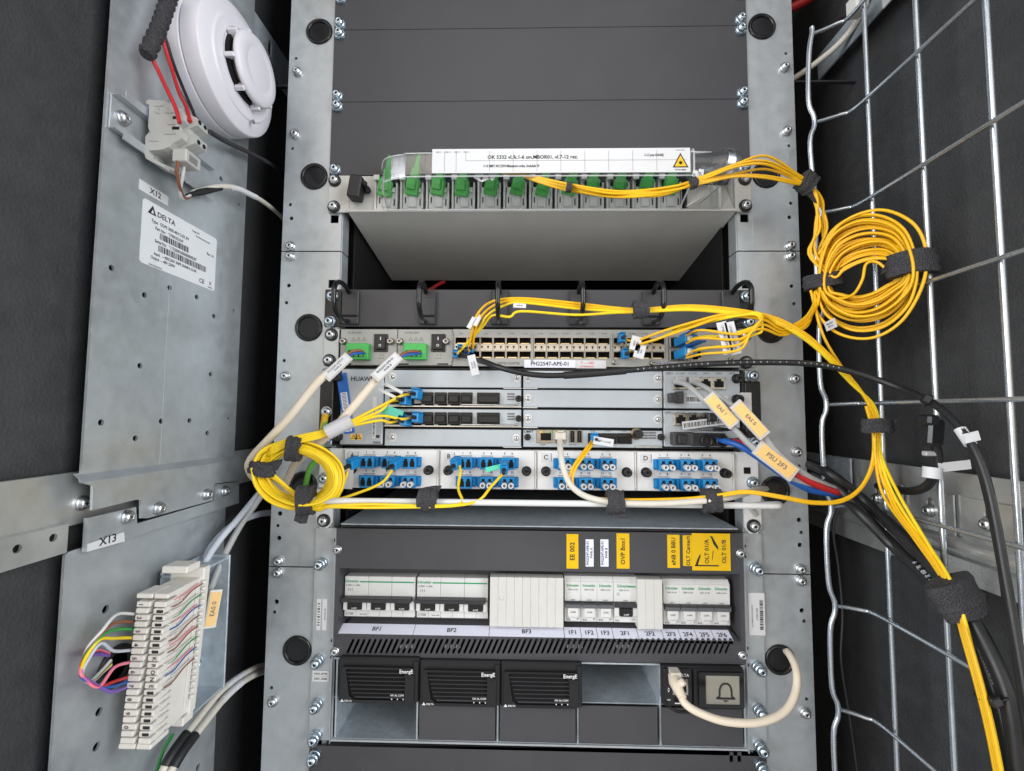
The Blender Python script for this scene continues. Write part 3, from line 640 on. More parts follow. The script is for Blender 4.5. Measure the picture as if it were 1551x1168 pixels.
# power and environment boards
for i,(y0,y1,nm) in enumerate(((562,619.5,'UEIU'),(621.5,677.5,'UPEU'))):
    a,e=bb(1005,y1),bb(1119,y0); zlo,zhi=bb(1060,y1).z+.4,bb(1060,y0).z-.4
    b=MB(); b.box(a.x,e.x,YB-2,YB+1.6,zlo,zhi,bbum,.5); bd=part('environment_board' if i==0 else 'power_board',b,t)
    q=bb(1057,y0+(19 if i==0 else 13)); 
    for k in range(4):
        px=1027.5+k*19.6+i*1.5; q=bb(px,y0+(19 if i==0 else 13.5)); b=MB(); b.box(q.x-7.4,q.x+7.4,YB-4.5,YB-1.9,q.z-7,q.z+6.6,nickel,.4); b.box(q.x-5,q.x+5,YB-4.8,YB-4.4,q.z-4.4,q.z+2.4,hollow); b.box(q.x-2.4,q.x+2.4,YB-4.8,YB-4.4,q.z+2.3,q.z+4.6,hollow); part('network_port',b,bd)
    b=MB(); q=bb(1011,y0+4); b.text(nm,3.8,q.x+1,YB-2.2,q.z,inkg)
    for k in range(4): q=bb(1029+19.6*k,y0+4); b.text('EXT-ALM%d'%k if k<2 else 'MON%d'%k,2.1,q.x,YB-2.2,q.z,inkg)
    q=bb(1107,y0+4); b.text('UEIUB',2.4,q.x,YB-2.2,q.z,inkg); part('lettering',b,bd)
    if i==0:
        q=bb(1068,605); b=MB(); b.box(q.x-24,q.x+24,YB-2.4,YB-2.1,q.z-4,q.z+4,paper); random.seed(5); x=q.x-21
        while x<q.x+20: w_=random.choice((.4,.7,1)); b.box(x,x+w_,YB-2.6,YB-2.45,q.z-2.6,q.z+2.6,ink); x+=w_+random.choice((.5,.8))
        part('barcode_label',b,bd)
        for px,py in ((1114,574),(1114,605)): q=bb(px,py); inst('captive_screw',thumb_b,bd,(q.x,YB-2,q.z))
        q=bb(1022,603); b=MB(); b.box(q.x-9,q.x-1,YB-12,YB-2,q.z-5,q.z+5,darkp,.8); b.box(q.x-1,q.x+7,YB-8,YB-2,q.z-6,q.z+7,darkp,.6); part('ejector_lever',b,bd)
    else:
        q=bb(1066,641,YB-8); b=MB(); R=Matrix.Rotation(-.13,3,'Y'); b.cbox((0,0,0),(46,.5,8.5),paper,0,R); random.seed(6); x=-21
        while x<20: w_=random.choice((.4,.7,1)); b.cbox(R@Vector((x,-.4,0)),(w_,.15,5),ink,0,R); x+=w_+random.choice((.6,1))
        b.v=[v+q for v in b.v]; part('hanging_barcode_label',b,bd)
        q=bb(1050,664); b=MB(); b.box(q.x-26,q.x-4,YB-14,YB-2,q.z-7,q.z+7,darkp,1); b.box(q.x-22,q.x-13,YB-18,YB-14,q.z-5,q.z+5,blackp,.8); b.box(q.x-4,q.x+32,YB-8,YB-2,q.z-8,q.z+6,darkp,1)
        for dx in (10,26): b.lathe([(6.5,0),(6.5,5),(4.6,5.2),(4.4,2)],(q.x+dx,YB-8,q.z-2),(0,-1,0),blackp,20)
        part('power_plug',b,bd)
        b=MB()
        for k in range(2): b.tube(spline([A(1058,650,-22),A(1090,652-3*k,-34),A(1122,650+4*k,-30),A(1130,660+3*k,-26),A(1105,666,-26),A(1075,657+k,-24)],6),1.3,gloss,8)
        part('handle_loop',b,bd)
        q=bb(1078,632,YB-10); b=MB(); b.cbox(q,(9,8,9),blackp,1); part('captive_latch',b,bd)
q=bb(1131,610,YB-4); b=MB(); b.box(q.x-6,q.x+6,YB-2.6,YB-2.1,q.z-18,q.z+11,paper,.1); b.text('UID',5,q.x,YB-2.8,q.z-11,inkr,-math.pi/2); b.text('CZTN 0030',3,q.x-3.6,YB-2.8,q.z-10,inkg,-math.pi/2); part('asset_label',b,t)
# ================================================================== fibre patch panel
YP=-4.0
def fp(px,py,Y=YP): return A(px,py,Y)
t=thing('fibre_patch_panel','pale grey patch panel with blue duplex adapters in four lettered cassettes','patch panel',(0,YP,ZU(12.05)))
zt,zb=ZU(11.06),ZU(12.03)
b=MB(); b.box(-241.3,241.3,YP+1.2,YP+3,zb,zt,fibm,.5); b.box(-216,216,YP+3,120,zb,zb+1.5,fibm); b.box(-216,216,YP+3,120,zt-1.5,zt,fibm); part('frame',b,t)
for s in (-1,1):
    b=MB(); b.lathe([(1,0),(1,.2)],(s*229,YP+1,0),(0,-1,0),hollow,10) if False else b.box(s*229-3.6,s*229+3.6,YP+.9,YP+1.15,(zt+zb)/2-2,(zt+zb)/2+5,hollow); part('slot',b,t)
    for u_ in (11.8,): inst('screw',scr_pan,t,(s*234,YP+1.2,ZU(u_)))
inst('screw',scr_pan,t,(-234,YP+1.2,ZU(11.2)))
def adapter_mesh():
    b=MB(); b.box(-11.4,11.4,-2,0,-5.3,5.3,bluec,.6); b.box(-7.4,7.4,-11,-1.6,-6.6,6,bluec,.8); b.box(-11,11,-2.6,-1.9,-5.8,-5.1,bluec); b.box(7.4,10.6,-4,-1.8,-4.6,4.6,bluec,.5); b.box(-10.6,-7.4,-4,-1.8,-4.6,4.6,bluec,.5)
    for x in (-3.5,3.5):
        b.box(x-2.5,x+2.5,-11.25,-10.9,-4.6,1.4,hollow); b.box(x-1.6,x+1.6,-11.25,-10.9,1.3,4.2,hollow)
    return b.mesh('duplex_adapter')
def cap_mesh():
    b=MB(); b.lathe([(2.2,0),(3.0,1),(3.0,9),(2.7,9.6),(1.7,9.6),(1.6,3)],(0,0,0),(0,-1,0),paper,18); return b.mesh('dust_cap')
ad,dc=adapter_mesh(),cap_mesh(); dot=MB().lathe([(.9,0),(.9,.1)],(0,0,0),(0,-1,0),hollow,8).mesh('dot')
caps={'A':(9,11),'B':(9,11),'C':(1,3,5,7,9,11),'D':(1,3,5,7,9,11)}
for L_,x0,x1 in (('A',521,663),('B',667,810),('C',814,960.5),('D',965,1108)):
    a,e=fp(x0,742),fp(x1,683); b=MB(); b.box(a.x,e.x,YP-1.5,YP+1,zb+.4,zt-.4,fibm,.5); b.box(e.x+.2,e.x+1.6,YP-2.3,YP+1,zb+2,zt-2,fibm,.2); cs=part('cassette',b,t)
    b=MB(); b.box(a.x+4,a.x+14,YP-2,YP-1.6,zt-12.5,zt-3,paper); b.text(L_,7,a.x+9,YP-2.2,zt-7.7,ink); b.box(a.x+15,a.x+15.4,YP-1.8,YP-1.6,zt-12,zt-3,ink); part('letter_label',b,cs)
    for r in (0,1):
        zc=zt-13.6 if r==0 else zt-34.2
        b=MB()
        for k in range(3):
            xc=a.x+28.5+23*k; n=r*6+2*k+1
            o=inst('duplex_adapter',ad,cs,(xc,YP-1.5,zc))
            if n in caps[L_]:
                for dx in (-3.5,3.5): inst('dust_cap',dc,o,(xc+dx,YP-12.5,zc-1.8))
            b.text(str(n),3.4,xc-4,YP-1.7,zc+9.6,ink); b.text(str(n+1),3.4,xc+4.2,YP-1.7,zc+9.6,ink); b.box(xc-6.5,xc+6.5,YP-1.8,YP-1.6,zc+6.6,zc+7.2,inkg)
        part('numbering',b,cs)
    for x in (a.x+9,e.x-9): inst('thumb_screw',thumb_b,cs,(x,YP-1.5,(zt+zb)/2-1))
# ================================================================== lacing bar
t=thing('lacing_bar','white round lacing bar below the fibre patch panel','cable bar',(0,-60,-560))
xl,xr=-238,A(1186,764,-58).x; zl=A(800,762,-58).z
b=MB(); b.tube(spline([(-234,-4,ZU(12.55)),(-236,-20,zl-2),(-238,-48,zl),(-226,-58,zl),(-150,-58,zl),(0,-58,zl),(150,-58,zl),(xr-16,-58,zl),(xr-3,-56,zl),(xr,-46,zl-1),(xr-10,-20,zl-8),(236,-4,ZU(12.55))],6),3.1,whitep,12); part('rod',b,t)
for s in (-1,1):
    b=MB(); z0,z1=ZU(13.02),ZU(12.08); x=s*234
    b.prism([(x-9,-3,z0+6),(x-4,-3,z0),(x+4.5,-3,z0),(x+9,-3,z0+6),(x+9,-3,z1),(x-9,-3,z1)],(0,2.6,0),fibm); part('mounting_plate',b,t); bolt(t,x,z0+8,-3)
# ================================================================== power shelf
YW=-6.0
def pw(px,py,Y=YW): return A(px,py,Y)
t=thing('power_shelf','dark grey power distribution shelf with breaker window and slanted vents','power shelf',(0,YW,ZU(18.1)))
xl,xr=pw(507.5,900).x,pw(1127,900).x; zt=pw(800,804).z; zb=pw(800,1000).z
wl,wr,wz1,wz0=pw(513.5,900).x,pw(1121,900).x,pw(800,865).z,pw(800,966).z
holes=[rect(wl,wr,wz0,wz1)]
sl=[]
for k in range(69):
    c=pw(530.6+8.42*k,979); dx,dz,r=2.9,6.6,1.35; d=Vector((dx,dz)).normalized(); n=Vector((-d.y,d.x)); P=[]
    for (s_,a0) in ((1,-90),(-1,90)):
        for i in range(4):
            a=math.radians(a0+60*i); P.append((c.x+s_*dx+d.x*r*math.cos(a)-d.y*r*math.sin(a) if True else 0, c.z+s_*dz+d.y*r*math.cos(a)+d.x*r*math.sin(a)))
    sl.append(P)
zsp=wz0-2.5
# fascia: upper plate with the breaker window, lower plate with slots
b=MB(); b.plate(rect(xl,xr,zsp,zt),[rect(wl,wr,wz0,wz1)],(0,1.6,0),panelm,lambda a,c:Vector((a,YW,c))); b.box(xl,xr,YW+1.7,YW+10,zt-1.2,zt-.1,panelm); fas=part('breaker_fascia',b,t)
b=MB(); to3=lambda a,c:Vector((a,YW,c)); ztp=zsp-.2; zmid=pw(800,979).z; kx=2.9/6.6
bx=[pw(530.6+8.42*(k-.5),979).x for k in range(70)]; ed=lambda x,z:x+(z-zmid)*kx
for k in range(69): b.plate([(ed(bx[k],zb),zb),(ed(bx[k+1],zb),zb),(ed(bx[k+1],ztp),ztp),(ed(bx[k],ztp),ztp)],[sl[k]],(0,1.6,0),panelm,to3)
b.plate([(xl,zb),(ed(bx[0],zb),zb),(ed(bx[0],ztp),ztp),(xl,ztp)],[],(0,1.6,0),panelm,to3); b.plate([(ed(bx[69],zb),zb),(xr,zb),(xr,ztp),(ed(bx[69],ztp),ztp)],[],(0,1.6,0),panelm,to3); part('vent_panel',b,t)
b=MB(); b.box(xl+1,xr-1,YW+26,YW+28,zb,zt-20,hollow); part('dark_backing',b,t)  # near-black sheet painting the dark inside of the shelf
b=MB()
for px in (617,685,870,945): 
    for k in range(3): q=pw(px+8.4*k-8,979,YW+6); b.box(q.x-2.4,q.x+2.4,YW+5,YW+8,q.z-1.6,q.z+1.6,greyb)
part('terminal_screws',b,t,kind='stuff')
b=MB(); b.box(wl-1,wl,YW+1.7,YW+26,wz0,wz1,panelm); b.box(wr,wr+1,YW+1.7,YW+26,wz0,wz1,panelm); b.box(wl,wr,YW+24,YW+26,wz0,wz1,panelm); b.prism([(wl,YW+1.7,wz1),(wl,YW+1.7,wz1+1),(wl,YW+24,wz1+1),(wl,YW+24,wz1-2)],(wr-wl,0,0),panelm); part('window_recess',b,t)
# sloped label shelf
za=wz0+8
b=MB(); b.prism([(wl+.2,YW+.5,wz0),(wl+7,YW+22,za),(wr-7,YW+22,za),(wr-.2,YW+.5,wz0)],(0,2,-1),panelm); b.box(wl+7,wr-7,YW+22,YW+23,za,za+6,panelm); part('label_shelf',b,t)
nrm=Vector((0,-(za-wz0),21.5)).normalized(); Rs=Matrix.Rotation(-math.atan2(21.5,za-wz0),3,'X')
def onshelf(x,f,off): return Vector((x,YW+.5+21.5*f,wz0+(za-wz0)*f))+nrm*off
edges=[514,627,741,854.5,880,904.5,928.5,966,1004,1030,1055,1080.5,1108]; names=['BF1','BF2','BF3','1F1','1F2','1F3','2F1','2F2','2F3','2F4','2F5','2F6']
for i,nm in enumerate(names):
    x0,x1=pw(edges[i],960,0).x+.3,pw(edges[i+1],960,0).x-.3
    b=MB(); k=3.5
    p=[onshelf(x0-(2 if i==0 else 0),.02,.15),onshelf(x1,.02,.15),onshelf(x1,.62,.15),onshelf(x0+(1 if i==0 else 0),.62,.15)]; b.prism(p,nrm*.3,bluepap)
    c=onshelf((x0+x1)/2,.31,.6); b.text(nm,7.6,c.x,c.y,c.z,ink,0,.92,Rs); part('circuit_label',b,t)
# top plate
zp=pw(800,797.5).z
b=MB(); b.box(-213,215,YW-3,220,zp,zp+1.4,zinc_d,.4); b.box(-213,215,YW-2,YW+2,zp-2.6,zp-.2,blackp); part('top_plate',b,t)
for s in (-1,1):
    x=xl if s<0 else xr
    b=MB(); b.box(min(x-s*.5,s*243),max(x-s*.5,s*243),-3,-1,ZU(18.05),zt-.5,zinc,.4); b.box(x-.8 if s<0 else x+.2,x-.2 if s<0 else x+.8,-8,-3,ZU(18.05),zt,zinc)
    for yy in (822,838,975,1000): q=pw(800,yy); b.box(x-2.2 if s<0 else x+.9,x-.9 if s<0 else x+2.2,-8.2,-2.9,q.z-1.2,q.z+1.2,hollow)
    part('mounting_ear',b,t)
    for px,py in (((512,832),(508,986)) if s<0 else ((1121,838),(1124,992))): q=pw(px,py,YW); inst('screw',scr_sm5,t,(q.x,YW,q.z))
    for yy in ((857,1007,1075,1124) if s<0 else (865,1018,1084,1140)):
        q=A(487 if s<0 else 1146,yy,-14); inst('screw',scr_long,t,(s*234,-3,q.z))
    q=A(487 if s<0 else 1146,930,-3); b=MB(); xx=q.x
    if s<0:
        for dx,w_ in ((-3,4.6),(3.5,5)): b.box(xx+dx-w_/2,xx+dx+w_/2,-3.6,-3.1,q.z-17,q.z+16,paper)
        random.seed(9)
        for i in range(9): b.box(xx-4,xx-1.6,-3.8,-3.65,q.z-12+2.8*i,q.z-12+2.8*i+random.uniform(.6,1.6),ink)
        b.text('12V 10V 01 301',2,xx+4,-3.8,q.z,ink,-math.pi/2)
    else:
        b.box(xx-8.5,xx+8.5,-3.6,-3.1,q.z-22,q.z+22,paper,.1); z=q.z-16
        while z<q.z+15: h=random.choice((.5,.8,1.2)); b.box(xx+3,xx+6.6,-3.8,-3.65,z,z+h,ink); z+=h+random.choice((.5,.8))
        b.text('02310SCV',3,xx,-3.8,q.z,inkg,-math.pi/2); b.text('2102312013YUN8001712',2.2,xx-5,-3.8,q.z-2,inkg,-math.pi/2)
    part('barcode_sticker',b,t)
q=A(486,1024,-3); b=MB(); b.box(q.x-9,q.x+9,-3.5,-3.1,q.z-5.6,q.z+5.6,paper); b.text('A101..A104',3,q.x,-3.7,q.z+2.6,ink); b.text('A201..A206',3,q.x,-3.7,q.z-2.6,ink); b.box(q.x-9,q.x+9,-3.6,-3.5,q.z-.1,q.z+.1,inkg); part('terminal_sticker',b,t)
# tape labels on the fascia
def tape(x0,x1,y0,y1,txt,m,sz,off=.4,label=None):
    a,c=pw(x0,y1),pw(x1,y0); b=MB(); b.box(a.x,c.x,YW-off,YW-off+.35,a.z,c.z,m)
    lines=txt if isinstance(txt,list) else [txt]; n=len(lines)
    for i,l in enumerate(lines): b.text(l,sz,(a.x+c.x)/2+(i-(n-1)/2)*4.2,YW-off-.2,(a.z+c.z)/2,ink,math.pi/2)
    return part('tape_label',b,t,label)
tape(858,876,809,861,'EE 002',yelpap,7.0); tape(887,899,817,858,['PH22547-APE-01','PWR A'],bluepap,3.6); tape(909.5,921.5,817,858,['PH22547-APE-01','PWR B'],bluepap,3.6)
tape(934,953,808,861,'OVP Box1',yelpap,6.6); tape(1011,1029,810,860,'eNB 0 BBU',yelpap,6.2); tape(1034.5,1050,811,857,'OLT Cantech',yelpap,5.6)
a,c=pw(1048,863.5),pw(1105,808); b=MB(); b.box(a.x,c.x,YW-1.1,YW-.7,a.z,c.z,yelpap)
for px,s_ in ((1070,'OLT 01/A'),(1096,'OLT 01/B')): q=pw(px,835); b.text(s_,6.2,q.x,YW-1.3,q.z,ink,math.pi/2)
for pts in (((1052,857),(1055,848),(1060,838),(1060.5,842),(1056,856)),((1074.5,811),(1078,812),(1087,828),(1087,833),(1080,824),(1077,816)),((1052,855),(1088,855.5),(1088,857.5),(1052,857)),((1079,834),(1080,834),(1079,845),(1077.5,850))):
    b.prism([(pw(x_,y_).x,YW-1.25,pw(x_,y_).z) for x_,y_ in pts],(0,.12,0),ink)
part('tape_label',b,t,'wide yellow tape with black arrow marks')
# rectifier bays
yb0,yb1=pw(800,1005).z,pw(800,1127).z; ym=pw(800,1066).z
b=MB(); b.box(xl,xr,-4,180,yb0-.4,yb0+1.2,zinc_d); part('bay_top',b,t)
b=MB(); b.box(xl,xr,-4,180,yb1-1.2,yb1+.4,zinc_d); b.box(xl,xr,-6,-4.2,yb1-2,yb1,zinc); part('bay_floor',b,t)
b=MB(); b.box(xl,xr,-2,180,ym-.6,ym+.6,zinc_d); part('bay_shelf',b,t)
bays=[(512,631),(634,752),(756,873.5),(876,997.5),(1001,1126)]
for px in (509.5,632.5,754,875,999.5,1127): q=pw(px,1066,-3); b=MB(); b.box(q.x-.9,q.x+.9,-4,180,yb1+.6,yb0-.6,zinc_d); part('bay_divider',b,t)
b=MB(); b.box(xl,xr,180,182,yb1,yb0,hollow); part('bay_back',b,t)
for i,(x0,x1) in enumerate(bays):
    if i==0: continue
    a,c=pw(x0+1,1066,-7),pw(x1-1.5,1066,-7); o=MB(); o.box(a.x,c.x,-7,-5,pw(800,1124,-7).z,pw(800,1067.5,-7).z,panelm,.6)
    tt=thing('bay_cover','plain dark cover plate below %s'%('','the middle black rectifier','the rightmost black rectifier','the empty upper bay','the controller display')[i],'cover plate',(a.x,-5,pw(800,1124,-7).z),'plain covers of the lower module bays'); part('panel',o,tt)
    o=MB(); o.box(a.x+2,c.x-2,-5,-3,pw(800,1122,-7).z,pw(800,1120,-7).z,darkp); part('retaining_lip',o,tt)
# ================================================================== rectifiers
def rect_meshes(W=86,H=45):
    b=MB(); b.box(0,W,-6,30,0,H,blackp,1.6); b.box(W-6,W-.6,-8,-5,2,H-2,blackp,.6)
    m1=b.mesh('rectifier_body')
    b=MB(); fr=rrect(4,W-4,1,H-8,3); inn=[(9,H-10),(W-16,H-10),(W-10,4),(18,4),(13,8)]
    b.plate(fr,[inn],(0,2,0),gloss,lambda a,c:Vector((a,-9,c))); b.box(7,W-8,-6.4,-6.1,3,H-9,hollow); m2=b.mesh('rectifier_bezel')
    ms=[]
    for k in range(7):
        z=6.5+4.1*k; x0=18-1.2*k if k>0 else 20; b=MB(); b.box(max(9.4,x0-1),W-10-(1.0*k) ,-9.4,-7,z,z+.8,darkp if k else panelm,.2); ms.append(b.mesh('louvre'))
    b=MB(); b.text('EnergE',5.4,W-13,-9.6,H-11.4,inkw,0,.95); m5=b.mesh('brand_lettering'); b=MB(); b.text('OK AL COM',2.6,W-22,-9.8,9.6,inkw); 
    for k in range(3): b.box(W-28+6*k,W-27+6*k,-9.9,-9.6,5.2,6.4,inkw)
    m6=b.mesh('status_lettering'); b=MB()
    b.prism([(4,-9.3,-.2+2),(8,-9.3,-.2+2),(6,-9.3,4.6)],(0,.1,0),inkw); b.text('DELTA',2.6,12.4,-9.3,2.9,inkw); m3=b.mesh('rectifier_lettering')
    b=MB(); b.box(W-14,W-4.5,-9.9,-9.2,3,H-15,blackp,.3); b.lathe([(2.2,0),(2.2,.5),(1.2,.5),(1.2,.1)],(W-10,-9.9,H-16),(0,-1,0),gloss,14); m4=b.mesh('latch')
    return m1,m2,ms,(m3,m5,m6),m4
R1,R2,RL,R3,R4=rect_meshes()
for i,(lb) in enumerate(('black louvred rectifier module above the open lower bay','middle one of three black louvred rectifier modules','black louvred rectifier module beside the empty upper bay')):
    x0=pw(bays[i][0]+1.5,1060,-8).x; z=pw(800,1067,-10).z-(1.6*(i>0)); tt=thing('rectifier_module',lb,'rectifier',(x0,-6,z),'black louvred rectifiers')
    inst('body',R1,tt,(x0,-6,z)); bz=inst('bezel',R2,tt,(x0,-6,z)); [inst(n_,m_,bz,(x0,-6,z)) for n_,m_ in zip(('maker_lettering','brand_lettering','status_lettering'),R3)]; inst('latch',R4,tt,(x0,-6,z))
    for m_ in RL: inst('louvre',m_,bz,(x0,-6,z))
# ================================================================== controller with display
a,c=pw(1003,1077,-10),pw(1124.5,1010,-10); tt=thing('shelf_controller','black shelf controller with a backlit bell symbol on its display','controller',(a.x,-8,a.z))
W=c.x-a.x; H=c.z-a.z; o=Vector((a.x,-10,a.z))
def sh(b): b.v=[v+o for v in b.v]; return b
b=MB(); b.box(0,W,-2,30,10,H,blackp,1.4); b.box(0,30,-6,0,8,H-1,blackp,1.5); b.box(31,W,-4,0,6,H-1,blackp,2); part('body',sh(b),tt)
b=MB(); fr=rrect(36,W-2.5,8,H-3,2); b.plate(fr,[rect(43,W-6,11,H-6)],(0,2,0),gloss,lambda p,q:Vector((p,-6.5,q))); part('display_bezel',sh(b),tt)
b=MB(); b.box(43,W-6,-5.2,-4.8,11,H-6,screenm); scn=part('display_screen',sh(b),tt)
cx,cz=(43+W-6)/2+3,(12.5+H-8)/2-2
b=MB(); P=spline([(cx-9,-5.5,cz-6),(cx-6.4,-5.5,cz-4),(cx-6,-5.5,cz+2),(cx-4,-5.5,cz+7),(cx,-5.5,cz+8.6),(cx+4,-5.5,cz+7),(cx+6,-5.5,cz+2),(cx+6.4,-5.5,cz-4),(cx+9,-5.5,cz-6)],5); b.tube(P,.9,ink,6); b.box(cx-9.5,cx+9.5,-5.9,-5.2,cz-7,cz-5.4,ink); b.prism([(cx-3,-5.5,cz-8.2),(cx+3,-5.5,cz-8.2),(cx,-5.5,cz-10)],(0,.2,0),ink); part('bell_symbol',sh(b),scn)
b=MB(); b.tube(spline([(2,-5,14),(6,-5,8),(14,-5,3),(26,-5,3),(44,-5,3)],5),1.4,gloss,8); part('pull_handle',sh(b),tt)
b=MB(); b.box(9,25,-6.6,-5.8,H-26,H-10,nickel,.3); b.box(11,23,-6.9,-6.5,H-23,H-13,hollow); part('network_port',sh(b),tt)
b=MB(); b.box(11,22,-6.6,-5.8,12.5,17,hollow); b.box(11,22,-6.8,-6.4,11.6,12.6,inkw); part('usb_port',sh(b),tt)
b=MB(); b.prism([(8,-6.4,H-8),(14,-6.4,H-8),(11,-6.4,H-3)],(0,.1,0),inkw); b.text('DELTA',4,20,-6.4,H-6.4,inkw); b.text('A',3,5,-6.4,H-20,inkw); b.text('v',4,5,-6.4,24,inkw); b.text('<+',3.4,5,-6.4,15,inkw); part('lettering',sh(b),tt)
# ================================================================== circuit breakers
def bk(px,py,Y): return A(px,py,Y)
def breaker3(x0,x1,label):
    Y=6; a,c=bk(x0,939,Y),bk(x1,876,Y); ztop,zbot=bk(800,877,Y).z,bk(800,939,Y).z; tt=thing('circuit_breaker',label,'circuit breaker',(a.x,Y+14,zbot),'three-pole breakers'); w=(c.x-a.x)/3; H=ztop-zbot
    for k in range(3):
        xx=a.x+k*w; b=MB(); b.box(xx+.12,xx+w-.12,Y,Y+14,zbot+H*.5,ztop,whitep,.5); b.box(xx+.12,xx+w-.12,Y+1,Y+14,zbot,zbot+H*.5-.3,whitep,.5); b.box(xx+.3,xx+5,Y-4,Y+1,zbot+H*.2,zbot+H*.44,whitep,.5); b.box(xx+w-5,xx+w-.3,Y-4,Y+1,zbot+H*.2,zbot+H*.44,whitep,.5)
        if k==0 or True: b.box(xx+w/2-.1,xx+w/2+.1,Y+.8,Y+.95,zbot+.5,zbot+H*.2,inkg)
        po=part('pole',b,tt)
        b=MB(); b.box(xx+5.4,xx+w-5.4,Y-5,Y+.5,zbot+H*.22,zbot+H*.42,blackp,.5); b.text('0-OFF',2.2,xx+w/2,Y-5.2,zbot+H*.26,inkw); part('toggle',b,po)
    b=MB(); b.box(a.x-1,c.x-2.5,Y-9,Y+.2,zbot+H*.43,zbot+H*.53,darkp,.6); b.box(a.x+.2+9,c.x-18,Y-9.6,Y-8.6,zbot+H*.455,zbot+H*.51,darkp,.3); part('handle_bar',b,tt)
    b=MB(); b.box(a.x+w*.66,c.x-1,Y-.3,Y-.05,ztop-H*.145,ztop-H*.115,inkgr); b.text('Schneider',4.3,a.x+w*.32,Y-.2,ztop-H*.12,inkgr,0,.9); b.text('C120N  C 100A',2.4,a.x+w*.36,Y-.2,ztop-H*.22,inkg); b.text('I I I',4,a.x+w*.25,Y-.2,ztop-H*.33,inkg); b.text('C100',4,a.x+6,Y+.8,zbot+H*.07,inkg); b.text('10kA 400V',2,a.x+w*.8,Y+.8,zbot+H*.06,inkg); part('lettering',b,tt)
breaker3(520.5,629,'three-pole breaker above the BF1 label'); breaker3(630.5,739.5,'three-pole breaker above the BF2 label')
def breaker1(x0,x1,label,wide=False,y_off=0,qr=False):
    Y=4; a,c=bk(x0,940,Y),bk(x1,877,Y); ztop,zbot=bk(800,878+y_off,Y).z,bk(800,941+y_off,Y).z; H=ztop-zbot; tt=thing('circuit_breaker',label,'circuit breaker',(a.x,Y+14,zbot),'single-pole breakers'); x0,x1=a.x+.15,c.x-.15; w=x1-x0
    b=MB(); b.box(x0,x1,Y,Y+16,zbot+H*.5,ztop-1.2,whitep,.5); b.prism([(x0,Y+.6,ztop-1.4),(x0,Y+5,ztop+3),(x0,Y+16,ztop+3),(x0,Y+16,ztop-1.4)],(w,0,0),fibm); b.box(x0,x1,Y+1,Y+16,zbot,zbot+H*.46,whitep,.5); part('body',b,tt)
    b=MB()
    if not wide:
        b.box(x0+.6,x1-.4,Y-4,Y+1,zbot+H*.36,zbot+H*.5,mat('smoke_grey_flap',(.11,.115,.125),.35),.6); b.box(x0+.4,x1-.6,Y-5,Y-1,zbot+H*.46,zbot+H*.5,darkp,.4); part('label_flap',b,tt)
        b=MB(); P=[(x0+3.2,zbot+H*.36),(x1-3.2,zbot+H*.36),(x1-3.2,zbot+H*.2),(x1-5,zbot+H*.1),((x0+x1)/2,zbot+H*.07),(x0+5,zbot+H*.1),(x0+3.2,zbot+H*.2)]
        b.prism([(p,Y-3.5,q) for p,q in P],(0,4.6,0),whitep); b.box(x0+5.5,x1-5.5,Y-6,Y-3.4,zbot+H*.09,zbot+H*.16,paper,.5); b.text('I.ON',2.6,(x0+x1)/2,Y-3.8,zbot+H*.27,inkg); part('toggle',b,tt)
    else:
        b.box(x0+1,x1-1,Y-5,Y+.5,zbot+H*.4,zbot+H*.49,darkp,.6); b.box(x0+6,x1-6,Y-4,Y+.5,zbot+H*.18,zbot+H*.38,blackp,.5); b.text('0-OFF',2.2,(x0+x1)/2,Y-4.2,zbot+H*.23,inkw); part('toggle',b,tt)
        b=MB(); b.box(x0+.4,x0+5.4,Y-3,Y+1,zbot+H*.18,zbot+H*.38,whitep,.5); b.box(x1-5.4,x1-.4,Y-3,Y+1,zbot+H*.18,zbot+H*.38,whitep,.5); part('toggle_guard',b,tt)
    b=MB(); b.text('Schneider',4.0 if not wide else 4.3,(x0+x1)/2 if not wide else x0+11,Y-.2,ztop-H*.1-1,inkgr,0,.86); b.text('C60H  B 16A',2.2,(x0+x1)/2 if not wide else x0+11,Y-.2,ztop-H*.2-1,inkg,0,.9)
    if wide: b.box(x1-9,x1-.8,Y-.3,Y-.05,ztop-H*.125-1,ztop-H*.095-1,inkgr); b.text('C',4,x0+5,Y-.2,ztop-H*.32,inkg)
    b.text('A9F03',1.9,(x0+x1)/2,Y-.2,zbot+H*.53,inkg); b.text('B16',2.8,x0+4,Y+.8,zbot+H*.045,inkg); b.text('230V',1.8,x1-4,Y+.8,zbot+H*.07,inkg); part('lettering',b,tt)
for (x0,x1,nm) in ((855,880,'1F1'),(880,904.5,'1F2'),(904.5,929,'1F3'),(1005,1029.5,'2F3'),(1029.5,1055,'2F4'),(1055,1080,'2F5'),(1080,1105.5,'2F6')):
    breaker1(x0,x1,'narrow white circuit breaker above the %s label'%nm,False,(0 if x0<1000 else 2))
breaker1(929.5,965,'wider white circuit breaker with black toggle above the 2F1 label',True)
for x0,x1,lb in ((741.5,853.5,'wide cream ribbed blank cover above the BF3 label'),(966,1003,'narrow cream ribbed blank cover above the 2F2 label')):
    Y=-3; a,c=A(x0,950,Y),A(x1,874,Y); zt_,zb_=A(800,875,Y).z,A(800,950,Y).z; tt=thing('breaker_blank',lb,'blank cover',(a.x,Y,zb_),'cream breaker blanks'); n=max(3,round((c.x-a.x)/9)); w=(c.x-a.x)/n
    for k in range(n): b=MB(); b.box(a.x+k*w+.06,a.x+(k+1)*w-.06,Y,Y+12,zb_,zt_,creamm,.22); part('rib',b,tt)
    if n>5: b=MB(); b.lathe([(2,0),(2,.6),(1.2,1)],(A(760,906,Y).x,Y,A(760,906,Y).z),(0,-1,0),paper,12); part('snap_dimple',b,tt)
